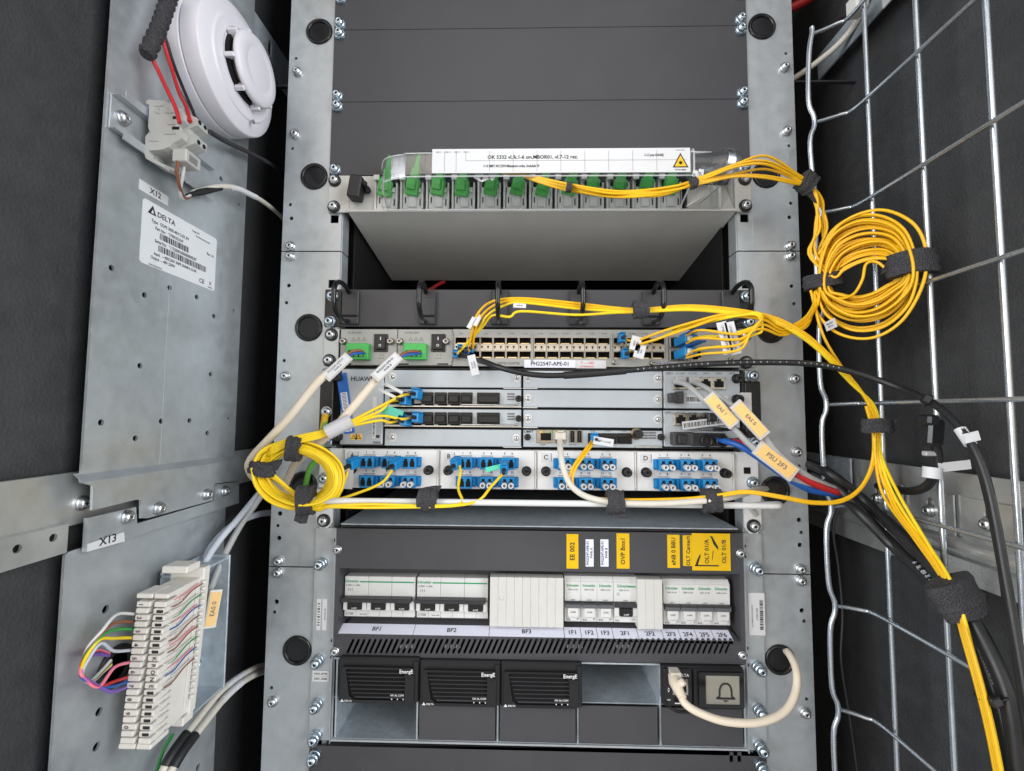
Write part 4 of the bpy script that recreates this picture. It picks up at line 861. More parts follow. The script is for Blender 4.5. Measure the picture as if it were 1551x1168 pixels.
# ================================================================== left wall: bars, plates and what hangs on them
XP=-335.0
def wl(px,py,X=XP): q=B(px,py,X); return (q.y,q.z)
def wplate(b,poly,holes,m,X=XP,th=2): b.plate(poly,holes,(-th,0,0),m,lambda y,z:Vector((X,y,z)))
SL=(0,0,math.pi/2); SR=(0,0,-math.pi/2)
# horizontal wall bars
t=thing('wall_bar','galvanised horizontal bar on the left side wall with an L-shaped lower lip','wall bar',(-350,-100,-520))
b=MB(); b.box(-348,-346,-243,170,-536,-497,bar_z,.5); part('web',b,t)
b=MB(); holes=[]
b.plate([(-243,-552),(-184,-552),(-184,-532),(-243,-532)],[circ(-216,-540,2.8,12),circ(-194,-539,2.8,12)],(-2,0,0),bar_z,lambda y,z:Vector((-338,y,z))); b.box(-346,-340,-243,-184,-533.5,-532,bar_z); part('lower_lip',b,t)
q=wl(122,762,-346); inst('screw',scr_rail,t,(-346,q[0],q[1]),SL)
b=MB(); b.plate([(40,-552),(165,-552),(165,-497.5),(40,-497.5)],[rrect(60,68,-540,-525,3.9),rrect(60,68,-520,-505,3.9)],(-2,0,0),zinc_d,lambda y,z:Vector((-330,y,z))); part('rear_bracket',b,t)
t=thing('wall_bar','shaded galvanised bar at the top of the left side wall behind the detector','wall bar',(-350,-100,20))
b=MB(); b.plate([(-243,-14),(90,-14),(90,34),(-243,34)],[rrect(38,46,6,26,3.9),rrect(-20,-12,6,26,3.9)],(-2,0,0),zinc_d,lambda y,z:Vector((-344,y,z))); part('web',b,t)
for y,z in ((-58,12),(-48,2)): inst('screw',scr_rail,t,(-344,y,z),SL)
# upper plate
t=thing('mounting_plate','tall galvanised plate on the left wall carrying the smoke detector','mounting plate',(XP,-90,-505))
hp=[(169,406),(257,436),(219,447),(298,450),(324,479),(354,470),(212,554),(319,567),(153,640),(244,638),(287,637),(346,634),(205,664),(314,656),(308,271),(335,271),(362,310)]
holes=[]
for p in hp: y,z=wl(*p); holes.append(circ(y,z,2.5 if p[0]<345 else 1.8,12))
b=MB(); wplate(b,rrect(-180,-7,-505,120,3),holes,zinc); part('plate',b,t)
b=MB(); y0=wl(255,470)[0]; b.box(XP-.1,XP+.12,y0-.25,y0+.25,-504,-290,zinc_d); part('score_line',b,t)
fl=[(124,731),(141,736),(140,773),(206,757),(214,757),(214,785),(224,785),(322,758),(325,733),(364,727),(366,696)]
b=MB(); b.prism([(XP+6,)+wl(*p,XP+6) for p in fl],(-2,0,0),zinc); 
p0,p1=wl(124,731,XP+6),wl(366,696,XP+6); b.prism([(XP+6,p0[0],p0[1]),(XP+6,p1[0],p1[1]),(XP,p1[0],p1[1]+5),(XP,p0[0],p0[1]+5)],(-1,0,1),zinc); part('joggled_flange',b,t)
for px,py in ((238,770),(311,749)): q=wl(px,py,XP+6); inst('screw',scr_rail,t,(XP+6,q[0],q[1]),SL)
# lower plate
t=thing('mounting_plate','lower galvanised plate on the left wall behind the white wire block','mounting plate',(XP,-90,-830))
holes=[]
for p in [(160,923),(150,1078),(146,1131),(309,1002),(300,1162)]: y,z=wl(*p,XP-3); holes.append(circ(y,z,3,12))
b=MB(); wplate(b,rrect(-185,-13,-980,-552,3),holes,zinc,XP-3); part('plate',b,t)
tb=[(133,785),(130,836),(362,762),(362,729),(326,734),(324,759),(208,793),(206,768)]
b=MB(); b.prism([(XP+3,)+wl(*p,XP+3) for p in tb],(-3,0,0),zinc); part('tab_strip',b,t)
for px,py in ((190,783),(338,744)): q=wl(px,py,XP+3); inst('screw',scr_rail,t,(XP+3,q[0],q[1]),SL)
M=LW(XP+3.2,0,0)
def wtxt(b,s_,size,y,z,m,X,st=1,rot=0):
    bb_=MB(LW(X,y,z)); bb_.text(s_,size,0,0,0,m,rot,st); b.add(bb_.v,bb_.f,m)
b=MB(); pl=[(133,824),(188,806),(189,820),(132,836)]; b.prism([(XP+3.3,)+wl(*p,XP+3.3) for p in pl],(-.25,0,0),paper); q=wl(164,818,XP+3.4); wtxt(b,'X13',8.5,q[0],q[1],ink,XP+3.5); part('marker_label',b,t)
# labels on the upper plate: stuck on, parts of that plate
up=bpy.data.objects['mounting_plate']
b=MB(); b.box(XP+.1,XP+.35,-147.5,-117,-268.3,-259.5,paper); wtxt(b,'X12',7,-131,-264,ink,XP+.5); part('marker_label',b,up)
b=MB(); b.plate(rrect(-143,-52,-328,-273,3),[],(-.3,0,0),silverp,lambda y,z:Vector((XP+.4,y,z))); rat=part('rating_label',b,up)
b=MB(); X_=XP+.55
def bars(y0,y1,z0,z1,seed):
    random.seed(seed); y=y0
    while y<y1: w_=random.choice((.5,.8,1.3)); b.box(X_-.05,X_,y,min(y+w_,y1),z0,z1,ink); y+=w_+random.choice((.5,.8))
wtxt(b,'DELTA',6.4,-118,-281,ink,X_,1.05); b.prism([(X_,-138,-283.5),(X_,-129,-283.5),(X_,-133,-275.5)],(-.1,0,0),ink); b.prism([(X_+.1,-134.5,-282.4),(X_+.1,-131.5,-282.4),(X_+.1,-133,-279)],(-.1,0,0),silverp)
for s_,sz,y,z in (('Type:  ODPS 3000-48-9 3.0X AV',4,-112,-288.5),('Part No:   *3798102104*',4,-113,-293.6),('Serial No:   *11320081000000000530*',4,-104,-304.6),('Input   ~ 400/230V 3NPE 50/60Hz 33.4A',3.8,-104,-315.8),('Output  -- 48V 250W',3.8,-119,-320),('Delta Energy Systems',2,-127,-326.5),('Rev. 16',4,-61,-293),('Design 0479',2.4,-82,-278),('Delta Electronics (Slovakia)',2.2,-72,-281.5)): wtxt(b,s_,sz,y,z,ink,X_,.8)
bars(-124,-90,-301.5,-296,2); bars(-125,-66,-312.6,-307,4); wtxt(b,'CE',6,-71,-323,ink,X_); wtxt(b,'X',5,-59,-322,ink,X_); b.box(X_-.05,X_,-62,-56,-326.4,-325.6,ink); part('lettering',b,rat)
# ------------------------------------------------ smoke detector
yc,zc=-75,-108; t=thing('smoke_detector','round white smoke detector on the upper left plate','smoke detector',(XP,yc,zc))
o=(XP+.5,yc,zc); ax=(1,0,0)
b=MB(); b.lathe([(58,0),(60,1),(60.5,2),(60.5,13.4),(60.3,14),(59.2,14.2),(59.2,15.2),(60,15.4),(60,16),(59.4,29.4),(59,30.2),(58,31),(47,34.6),(46.4,34.8),(45.8,36),(45.2,36.4),(44,36.6),(36,37.6),(35,38),(34.4,37)],o,ax,detw,64); part('housing',b,t)
b=MB(); b.lathe([(32,36),(32,40.5)],o,ax,hollow,40); b.lathe([(27,40),(27,45)],o,ax,mat('smoke_mesh',(.16,.14,.12),.6,0,.3,900),40); part('sensing_chamber',b,t)
b=MB(); b.lathe([(31,45),(33,45.6),(33,48),(31,50.5),(20,51.4),(19.4,51.1),(18.6,51.4),(2,51.6)],o,ax,detw,56); part('sensor_cap',b,t)
for k in range(8):
    a=k*math.pi/4+.3; b=MB(); R=Matrix.Rotation(a,3,'X'); b.box(38,47,-2,2,28,36,detw,.5,None); b.v=[R@v+Vector(o) for v in b.v]; part('chamber_rib',b,t)
for a in (1.15,-1.3):
    b=MB(); b.lathe([(2.2,0),(2.2,.7),(1.2,1.2)],(XP+39.5,yc+47*math.cos(a),zc+47*math.sin(a)),ax,inkg,12); part('indicator_led',b,t)
# ------------------------------------------------ DIN rail and terminals
t=thing('din_rail','short galvanised mounting rail under the grey terminal blocks','din rail',(XP,-110,-222))
b=MB(); pr=[(XP+.5,-233),(XP+2,-233),(XP+2,-212),(XP+8,-210),(XP+8,-204),(XP+7,-204),(XP+7,-209),(XP+.5,-211)]
b.box(XP+.4,XP+1.8,-178,-70,-234,-209,zinc,.2); b.box(XP+.4,XP+8,-178,-70,-235.4,-234,zinc); b.box(XP+.4,XP+8,-178,-70,-209,-207.6,zinc); b.box(XP+6.8,XP+8,-172,-70,-241,-235.4,zinc); b.box(XP+6.8,XP+8,-172,-70,-207.6,-202,zinc); b.box(XP+6.8,XP+8,-178,-172,-237,-235.4,zinc); part('profile',b,t)
inst('screw',scr_rail,t,(XP+1.8,-169,-222),SL)
prof=[(8,-28),(8,-12),(12,-8),(10,-3),(10,16),(6,18),(8,21),(26,20),(30,17),(32,18),(36,13),(45,9),(46,2),(39,-1),(39,-6),(46,-8),(45,-14),(37,-18),(32,-22),(26,-24),(12,-25),(12,-30),(30,-38),(28,-40),(10,-32)]
for i,(y0,lb) in enumerate(((-153,'grey rail terminal block nearest the viewer on the short rail'),(-146.6,'middle grey rail terminal block on the short rail'),(-140.2,'grey rail terminal block nearest the smoke detector'))):
    t=thing('terminal_block',lb,'terminal block',(XP+8,y0,-220),'grey terminal blocks'); k=0.82 if i==0 else 1.0
    b=MB(); b.prism([(XP+8+(x-8)*k,y0,-215+z*.95) for x,z in prof],(0,6.1,0),terml); part('body',b,t)
    if i==0:
        b=MB(); 
        for x0,x1,z0,z1 in ((24,34,8,10.5),(24,34,-10,-8.5),(26,33,-2,-1.2),(14,22,14,15.2),(12,20,-16,-15)): b.box(XP+x0,XP+x1,y0-.7,y0,-215+z0,-215+z1,terml,.2)
        b.lathe([(2.6,0),(2.6,.6),(1.8,.6),(1.8,.1)],(XP+18,y0,-205),(0,-1,0),terml,14); b.box(XP+30,XP+36,y0-.15,y0+.1,-215+3,-215+5.5,hollow); b.box(XP+30,XP+36,y0-.15,y0+.1,-215-6,-215-3.5,hollow); part('end_cover_relief',b,t)
    else:
        for z in (6,-11): b=MB(); b.lathe([(1.9,0),(1.9,.2)],(XP+45.6,y0+3,-215+z),(1,0,0),hollow,12); part('screw_opening',b,t)
b=MB(); b.box(XP+30,XP+42,-152,-135,-247,-236,terml,.8); b.box(XP+34,XP+42.3,-149,-139,-245,-239,mat('dark_grey_marker',(.2,.19,.18),.5),.3); solo('marker_carrier',b,'grey marker carrier clipped under the terminal blocks','terminal part',org=(XP+36,-143,-240))
# ------------------------------------------------ insulation displacement block
t=thing('wire_block','ivory insulation displacement wire block with numbered slots on the lower plate','wire block',(XP,-90,-712))
ylean=lambda z:(-z-590)*-.02
def kb(b,x0,x1,y0,y1,z0,z1,m,bv=.3): 
    n0=len(b.v); b.box(x0,x1,y0,y1,z0,z1,m,bv); b.v[n0:]=[v+Vector(((v.z+650)*.05,ylean(v.z),0)) for v in b.v[n0:]]
b=MB(); kb(b,-319,-298,-133,-104,-708,-596,kroneP,.6); kb(b,-297.9,-296.5,-112,-108,-702,-600,kroneP); kb(b,-326,-296,-106,-98,-710,-588,kroneP,.8); kb(b,-322,-300,-122,-106,-588,-582,kroneP,.8); kb(b,-306,-296,-112,-100,-716,-709,kroneP,.8); part('base',b,t)
pitch=5.05
for col,(x0,x1) in enumerate(((-320,-309),(-306,-296.5))):
    for k in range(21):
        z=-601-pitch*k; b=MB(); kb(b,x0,x1-(1.5 if k%2 else 0),-146,-132,z-3.9,z,kroneP,.4); kb(b,x0+1,x1+1.2,-140,-130,z-4.9,z-3.9,kroneP,.1); part('slot_finger',b,t)
    for z in (-596.5,-708): b=MB(); kb(b,x0-1,x1+1,-146,-128,z-2,z+1.6,kroneP,.6); part('end_clip',b,t)
b=MB()
for k in range(10):
    z=-601-pitch*(2*k+.0)-2; s_='1234567890'[k]; bb_=MB(); bb_.text(s_,4.6,-316.4+(z+650)*.05,-146.3+ylean(z),z,ink,-math.pi/2); b.add(bb_.v,bb_.f,ink)
for k in range(20):
    z=-601-pitch*k-2; xx=-300.6+(z+650)*.05; yy=-146.3+ylean(z)
    if 8<=k<13: bb_=MB(); bb_.text('KRONE'[k-8],4.4,xx,yy,z,ink,-math.pi/2); b.add(bb_.v,bb_.f,ink)
    elif k>0: b.box(xx-2.6,xx+2.6,yy,yy+.15,z-1.1,z+1.1,ink)
part('lettering',b,t)
wc=[brownc,greenw,bluej,brownc,brownc,greenw,bluej,brownc]
for k in range(8):
    z=-603-pitch*1.75*k; b=MB(); dx=(z+650)*.05
    b.tube(spline([(-296+dx,-140,z-4),(-295.6+dx,-132,z-4),(-295.2+dx,-120,z+1),(-295.2+dx,-108,z+2)],5),.55,wc[k],6); part('pair_wire',b,t)
    b=MB(); b.tube(spline([(-296.4+dx,-138,z+.5),(-295.8+dx,-128,z+1),(-295.4+dx,-112,z+4)],5),.5,whitep if k%2 else pinkw,6); part('pair_wire',b,t)
for k in range(19): b=MB(); z=-600-pitch*k*1.04; b.lathe([(1.6,0),(1.9,1),(1.2,2.4)],(-296+(z+650)*.05,-106+ylean(z),z),(1,-.4,0),kroneP,8); part('wire_guide',b,t)
b=MB(); b.box(-334,-332,-104,-50,-722,-594,zinc_d,.4); b.box(-334,-306,-52,-50,-722,-594,zinc_d,.4); b.box(-334,-308,-104,-52,-598,-596,zinc_d); b.box(-334,-308,-104,-52,-722,-720,zinc_d); part('back_bracket',b,t)
for z in (-628,-652,-688): inst('screw',scr_long,t,(-331,-72,z),SL)
# coloured wires looping left of the block
loop=[('white',whitep,930,0),('brown',brownc,942,6),('green',greenw,953,12),('yellow',yel2,966,18),('pale grey',greyb,985,10),('pink',pinkw,1003,22),('red',redc,1025,24),('blue',bluej,1032,20),('purple',purpw,1040,26)]
for i,(nm,m_,y_,o_) in enumerate(loop):
    X=-326; e=192-(y_-930)*.09
    if y_<1000: pts=[(e+12,y_,X+4),(e-15,y_+1,X+8),(155-o_*.3,955+i*5,X+10),(131-o_*.25,985+i*6,X+6),(126,1018+i*2,X+2),(134+i,1034,X-2),(155,1015+i,X-6),(168,1000+i*2,X-7)]
    else: pts=[(e+12,y_,X+4),(e-12,y_+8,X+8),(150,1040,X+10),(130,1034-o_*.2,X+8),(122,1012+i,X+5),(128,990+i,X),(148,975+i*2,X-6),(165,985+i,X-7)]
    b=MB(); b.tube(spline([B(*p) for p in pts],7),1.15,m_,8); solo('jumper_wire',b,'%s jumper wire looping left of the wire block'%nm,'wire','coloured jumper wires')
t=thing('cable_entry','rubber wire entry on the lower plate behind the coloured wires','grommet',(XP-2,-180,-640))
q=wl(160,1018,XP-3); b=MB(); b.lathe([(16,0),(16,2),(13,3),(11,2.6),(11,-4)],(XP-3,q[0]+8,q[1]),(1,0,0),rubber,28); part('ring',b,t)
# ================================================================== right wall
t=thing('wall_bar','galvanised horizontal bar with rolled lower edge on the right side wall','wall bar',(366,-100,-540))
b=MB(); b.box(364,366,-243,170,-562,-500,bar_z,.5); part('web',b,t)
P=[(362-9*math.cos(a)*1.0,-564-9*math.sin(a)) for a in [math.radians(x) for x in range(-90,100,15)]]
b=MB(); b.prism([(x,-243,z) for x,z in P]+[(362,-243,-573)],(0,413,0),bar_z); b.box(360,362,-243,170,-592,-573,bar_z); part('rolled_edge',b,t)
for (xa,xb) in ((1300,1372),(1378,1450),(1455,1551)):
    ya,yb=B(xa,770,362).y,B(xb,770,362).y; b=MB(); ym=(ya+yb)/2
    b.plate([(min(ya,yb)+2,-556),(max(ya,yb)-2,-556),(max(ya,yb)-2,-520),(min(ya,yb)+2,-520)],[rrect(ym-4,ym+4,-540,-526,3.9)],(1.6,0,0),bar_z,lambda y,z:Vector((360.5,y,z))); pl=part('splice_plate',b,t); inst('screw',scr_rail,pl,(360.5,ym,-538),SR)
b=MB(); b.plate([(20,-562),(160,-562),(160,-500),(20,-500)],[circ(100,-522,7,20)],(2,0,0),zinc_d,lambda y,z:Vector((356,y,z))); part('rear_bracket',b,t)
t=thing('wall_bar','dark galvanised bar at the top of the right side wall','wall bar',(372,0,20))
b=MB(); b.plate([(-243,-12),(70,-12),(70,20),(-243,20)],[circ(40,6,3,12),circ(20,6,3,12)],(2,0,0),zinc_d,lambda y,z:Vector((370,y,z))); part('web',b,t)
b=MB(); q=B(1300,12,345); b.box(338,352,q.y-8,q.y+10,q.z-6,q.z+14,creamm,2); b.lathe([(4,0),(4,14),(3,16)],(345,q.y+12,q.z+2),(0,1,.6),steel,12); part('cable_clamp',b,t)
b=MB(); q=B(1330,8,345); b.box(344,346,q.y-22,q.y-6,q.z-10,q.z+30,greyc,.4); part('clamp_ear',b,t)
# wire mesh
t=thing('wire_mesh','galvanised wire grid standing off the right side wall','wire mesh',(340,-100,-1000))
ZK=[-21-104.4*k for k in range(0,9)]; VY=[-47,-106,-165,-224]
for y in VY: b=MB(); b.tube([(341,y,60),(341,y,-300),(341,y,-1000)],2.3,rodm,12); part('upright_wire',b,t)
jx=[(1230,49),(1233,184),(1242,321),(1247,465),(1251,613),(1258,768),(1264,919),(1269,1076)]
J=[A(x,y,-24) for x,y in jx]; J.append(J[-1]+Vector((1,0,-104)))
P=[]
for i,j in enumerate(J):
    if i==0: P+=[j+Vector((0,0,6)),j]
    else: P+=[j+Vector((-5,0,24)),j+Vector((0,0,6)),j+Vector((0,0,-6)),j+Vector((-5,0,-24))]
    if i==0: P+=[j+Vector((-4,0,-24))]
b=MB(); b.tube(spline(P,4),2.4,rodm,12); part('waved_end_wire',b,t)
for i,j in enumerate(J):
    z=ZK[i]; P=[j+Vector((2,2,0)),Vector((j.x+14,j.y+.5,(z+j.z)/2)),Vector((328,-27,z)),Vector((334,-33,z)),Vector((336,-60,z)),Vector((336,-170,z)),Vector((336,-240,z))]
    b=MB(); b.tube(spline(P,5),2.0,rodm,10); part('cross_wire',b,t)
# ================================================================== cables
def path(pts): return [A(*p) if len(p)==3 else B(p[0],p[1],p[3]) for p in pts]
def cable(label,pts,r,m,group=None,name='cable',cat='cable',n=7,seg=10,extra=None,raw=False):
    P=spline(pts if raw else path(pts),n); t=thing(name,label,cat,P[0],group); b=MB(); b.tube(P,r,m,seg); part('jacket',b,t); return t,P
def at_len(P,f):
    i=min(len(P)-2,max(0,int(f*(len(P)-1)))); return P[i],(P[i+1]-P[i]).normalized()
def frame(d,face=(0,-1,0)):
    x=d.normalized(); y=Vector(face)-x*Vector(face).dot(x); y.normalize(); z=-x.cross(y); return Matrix((x,-y,z)).transposed()
def ferrule(name,t,P,i0,i1,r,m,label=None):
    i0=int(i0*(len(P)-1)); i1=max(i0+1,int(i1*(len(P)-1))); b=MB(); b.tube(P[i0:i1+1],r,m,12); return part(name,b,t,label)
def flag(t,c,d,L,W,m,txt=None,tm=None,size=3,face=(0,-1,0),th=.5,lift=0,sl=None):
    """flat tag lying along direction d, centred at c, facing 'face'"""
    R=frame(d,face); b=MB(); 
    if sl: b.cbox((0,0,0),(L,3.2,W),sl,.6,None); b.cbox((0,-1.9,0),(L*.86,.4,W*.78),m)
    else: b.cbox((0,0,0),(L,th,W),m)
    if txt:
        lines=txt if isinstance(txt,list) else [txt]
        for k,s_ in enumerate(lines): b.text(s_,size,0,-2.3 if sl else -th/2-.15,((len(lines)-1)/2-k)*size*1.15,tm or ink)
    b.v=[R@v+c+R@Vector((0,-lift,0)) for v in b.v]; return part('tag',b,t)
def strap(label,c,d,a,bb_,L,tail=None,face=(0,-1,0),m=None):
    R=frame(Vector(d),face); t=thing('hook_tape_strap',label,'cable strap',c); b=MB(); m=m or velcro; n=22; K=6; rings=[]
    rnd=random.Random(int(c.x*7+c.z)); ph=rnd.random()*6
    for k in range(K+1):
        x=(k/K-.5)*L; w=1+.05*math.sin(k*2.1+ph)
        rings.append([R@Vector((x+.6*math.sin(q*3+ph),bb_*w*math.sin(q)*(1+.05*math.sin(2*q+ph)),a*w*math.cos(q)))+c for q in [2*math.pi*j/n for j in range(n)]])
    b.loft(rings,m); b.loft([[ (p-c)*1.045+c+ (R@Vector((0,0,0))) for p in r] for r in rings[:K//2+2]],m); part('band',b,t)
    if tail:
        b=MB(); tv=Vector(tail); p0=c+tv.normalized()*min(a,bb_)*.7; side=R@Vector((1,0,0)); P=[p0,p0+tv*.45+R@Vector((0,-1.5,0)),p0+tv+R@Vector((0,-.5,0))]
        b.prism([P[0]-side*L*.46,P[0]+side*L*.46,P[2]+side*L*.5,P[2]+side*L*.1,P[2]-side*L*.42-tv*.2],R@Vector((0,-1.8,0)),m); part('loose_end',b,t)
    return t
def tie(label,c,d,r,head,face=(0,-1,0)):
    R=frame(Vector(d),face); t=thing('cable_tie',label,'cable tie',c); b=MB(); n=18
    ring=[c+R@Vector((0,r*math.sin(q),r*math.cos(q))) for q in [2*math.pi*j/n for j in range(n)]]; b.tube(ring,1.0,blackp,6,True); part('band',b,t)
    b=MB(); b.cbox((0,0,0),(6,5,7),blackp,.8); b.v=[R@v+c+Vector(head) for v in b.v]; part('lock',b,t); return t
def lc(t,c,d,m=bluec,k=1.0,face=(0,0,1)):
    """small optical plug: body pointing along d, latch and boot"""
    R=frame(d,face); o=[]
    for nm,c0,dm,mm in (('plug_body',(-5,0,0),(13,9,7),m),('plug_latch',(-6,-5.5,0),(13,1.4,6),m)):
        b=MB(); b.cbox(c0,dm,mm,.7); b.v=[R@(v*k)+c for v in b.v]; part(nm,b,t)
    b=MB(); b.tube([R@Vector((-11,0,0))*k+c,R@Vector((-16,0,0))*k+c,R@Vector((-21,0,0))*k+c],[2.2*k,1.9*k,1.5*k],blackp,10); part('boot',b,t)
inkg2=mat('pale_print',(.38,.38,.38),.6)
# ---------------- yellow cords: ODF -> coil on the mesh -> switch / down
XC=326
def CP(px,py,dY=0): return A(px,py,-72-(px-1312)*.44+dY)
def coil(k,turns,r0,r1,ph0,npt=12):
    """turns of the big coil, tied to the mesh on its right and swinging out over the end wire on its left"""
    o=[]; rr=random.Random(100+k); N=turns*npt; off=[(rr.uniform(-5,5),rr.uniform(-9,9),rr.uniform(-6,6)) for _ in range(turns+2)]
    for i in range(N):
        a=ph0-2*math.pi*i/npt; f=i/N; u=(i%npt)/npt; j=i//npt; dx,dz,dr=[off[j][q]*(1-u)+off[j+1][q]*u for q in range(3)]
        ca=math.cos(a); w=max(0,(abs(ca)-.6)/.4); r=r0+(r1-r0)*f+dr; mid=64 if ca<0 else 72; r=mid+(r-mid)*(1-.5*w); h=min(1,r/94); px=1304+8*h+r*.97*ca; py=424-10*h-r*math.sin(a)*(.48+.52*h)-(1-h)*.45*r*ca+(dz*1.7 if abs(ca)<.85 else 0)
        o.append(CP(px,py,dx-5*f*((k%2)*2-1)))
    return o
DL=[-2.7,-1.9,-.5,.3,1.5,2.6]
def odf_lead(k):
    d=DL[k]; e=DL[(k*5+2)%6]; g=DL[(k*2+3)%6]*.5+d*.6
    return [A(760+k*6,262,-34),A(800,268+d*.8,-46),A(862,284+d*1.8,-62+d),A(930,293+g*2.4,-70+d),A(1000,291+e*2.0,-73-d),A(1060,274+d*1.8,-75),A(1112,259+d*3.2+e*1.5,-72+e*2),A(1160,254+d*5.5+g*2,-66+e*2),A(1206,271+d*3.0,-56),A(1226,280+e*1.6,-52),A(1240+d*2.4,305,-48+e),A(1244+e*3.4,345,-44+d),A(1238+d*5,384,-40+e)]
sw_ends=[((1062,500,-60),(1040,508,-30)),((1062,512,-58),(1040,520,-30)),((1062,528,-58),(1040,538,-30)),((1066,536,-56),(1040,542,-30))]
lbs=['from the clear tray cover into the big coil, uppermost strand','running from the tray into the big coil, second strand at the tray','running from the tray into the big coil, third strand at the tray','running from the tray into the big coil, fourth strand at the tray','running from the tray into the big coil, fifth strand at the tray','running from the tray into the big coil, lowest strand at the tray']
for k in range(6):
    turns=6 if k%2==0 else 5
    C=coil(k,turns,34+4*k,95-4*((k*5)%6),math.pi-.25)
    if k<4:
        ex=[A(1232+k*2,462,-48),A(1216,484+3*k,-56),A(1186,496+4*k,-62),A(1158,478+7*k,-72),A(1150-4*k,488+5*k,-76),A(1120,506+8*k,-72),A(*sw_ends[k][0]),A(*sw_ends[k][1])]
    else:
        ex=[A(1236,470,-48),A(1250,515,-54),A(1282,566,-58),A(1312,606,-60),A(1328,650,-62),A(1330+k,700,-64),B(1336+4*k,765,320),B(1388+3*k,830,319),B(1432+2.4*k,900,317),B(1462+2.4*k,990,311),B(1490+2*k,1090,310),B(1512+2*k,1200,310)]
    t,P=cable('yellow cord '+lbs[k],odf_lead(k)+C+ex,1.3,yel,'yellow cords from the tray to the coil','patch_cable','fibre cord',5,7,raw=True)
    if False:
        e=A(*sw_ends[k][1]); d=(e-A(*sw_ends[k][0])).normalized()
b=MB(); b.tube(spline([CP(1352,418,-4),CP(1330,398,-6),CP(1312,400,-10),CP(1306,424,-12),CP(1292,446,-10),CP(1268,452,-6),CP(1250,440,-4)],7),1.3,yel,8); solo('patch_cable',b,'short yellow loop crossing the hole of the big coil','fibre cord')
strap('black strap around yellow cords where they leave the tray cover, at the rail',A(1222,277,-50),Vector((1,.15,-.7)),11,9,13,(2,0,-12))
strap('black strap on the left side of the big yellow coil',CP(1246,426),Vector((-.1,0,1)),17,10,13,None,(-.3,-.95,0))
strap('wide black strap holding the right side of the big coil to the mesh',CP(1382,400),Vector((0,.05,1)),18,11,20,None,(-.4,-.9,0))
strap('small black strap bundling yellow strands inside the big coil',CP(1354,408),Vector((0,.05,1)),9,8,6,None,(-.4,-.9,0))
strap('tiny black strap on the yellow cords under the laser warning label',A(1050,277,-78),Vector((1,0,.2)),5.5,5,6)
strap('tiny black strap on the yellow cords below the middle of the tray label',A(862,284,-66),Vector((1,0,-.1)),5,4.5,5)
q=B(1255,492,312); t=thing('patch_cable','yellow fibre cord with a white flag tag under the big coil','fibre cord',q,'tagged yellow cords')
P=spline([CP(1228,440,-6),CP(1240,478,-6),CP(1272,506,-8),CP(1320,512,-8),CP(1366,486,-6),CP(1398,430,-2),CP(1402,376,0),CP(1380,336,-4),CP(1330,318,-6),CP(1275,338,-8),CP(1240,385,-6)],7); b=MB(); b.tube(P,1.4,yel,8); part('jacket',b,t)
flag(t,CP(1258,492,-14),Vector((0,-1,.12)),15,9,paper,['MBOR01','APE 05'],ink,2.4,(-.5,-.85,0))
# ---------------- switch fibre group running over the cable manager and down the right
ends=[(710,532,-16),(716,528,-16),(700,528,-16),(693,536,-14)]
for k in range(4):
    d=k-1.5
    pts=[A(*ends[k]),A(714+5*k,506-3*k,-30),A(722+8*k,478,-40),A(745+9*k,457+3*k+(14 if k==3 else 0),-46),A(790,452+3.2*k+(10 if k==3 else 0),-48),A(870,459+4*k+(6 if k==3 else 0),-48),A(930,466+2.6*k,-48),A(972,468+1.6*k,-50),A(1040,463+2.2*k,-56),A(1100,467+2.4*k,-62),A(1160,477+2.6*k,-66),A(1200,493+3*k,-64),A(1240,522+3*k,-62),A(1290,574+2.5*k,-62),A(1316+2*k,612,-62),A(1325+2.4*k,645,-62),A(1326+3*k,690,-64),B(1338+8*k,750,322),B(1388+5*k,820,321),B(1434+3.6*k,890,320-k),B(1464+3*k,985,313),B(1492+3*k,1090,312),B(1514+3*k,1200,312)]
    t,P=cable('yellow fibre cord over the cable manager, %s'%('uppermost of four','second of four from the top','third of four from the top','lowest of four, with a white tag')[k],pts,1.4,yel if k<2 else yel2,'yellow cords over the cable manager','patch_cable','fibre cord',7,8,raw=True)
    lc(t,A(ends[k][0]-2,ends[k][1]+2,-6),Vector((0,1,0)),bluec if k!=0 else blued,.8)
    if k<2: flag(t,A(714+9*k,489-4*k,-40),Vector((.55,0,1)),13,4.6,paper,None)
    if k==3: flag(t,A(787,463,-50),Vector((1,0,-.05)),13,4.5,paper,'APE-05',inkg,2)
    if k==2: flag(t,A(717,553,-26),Vector((.25,0,-1)),22,8.5,paper,['NB0R01','APE-05'],inkg,2.4)
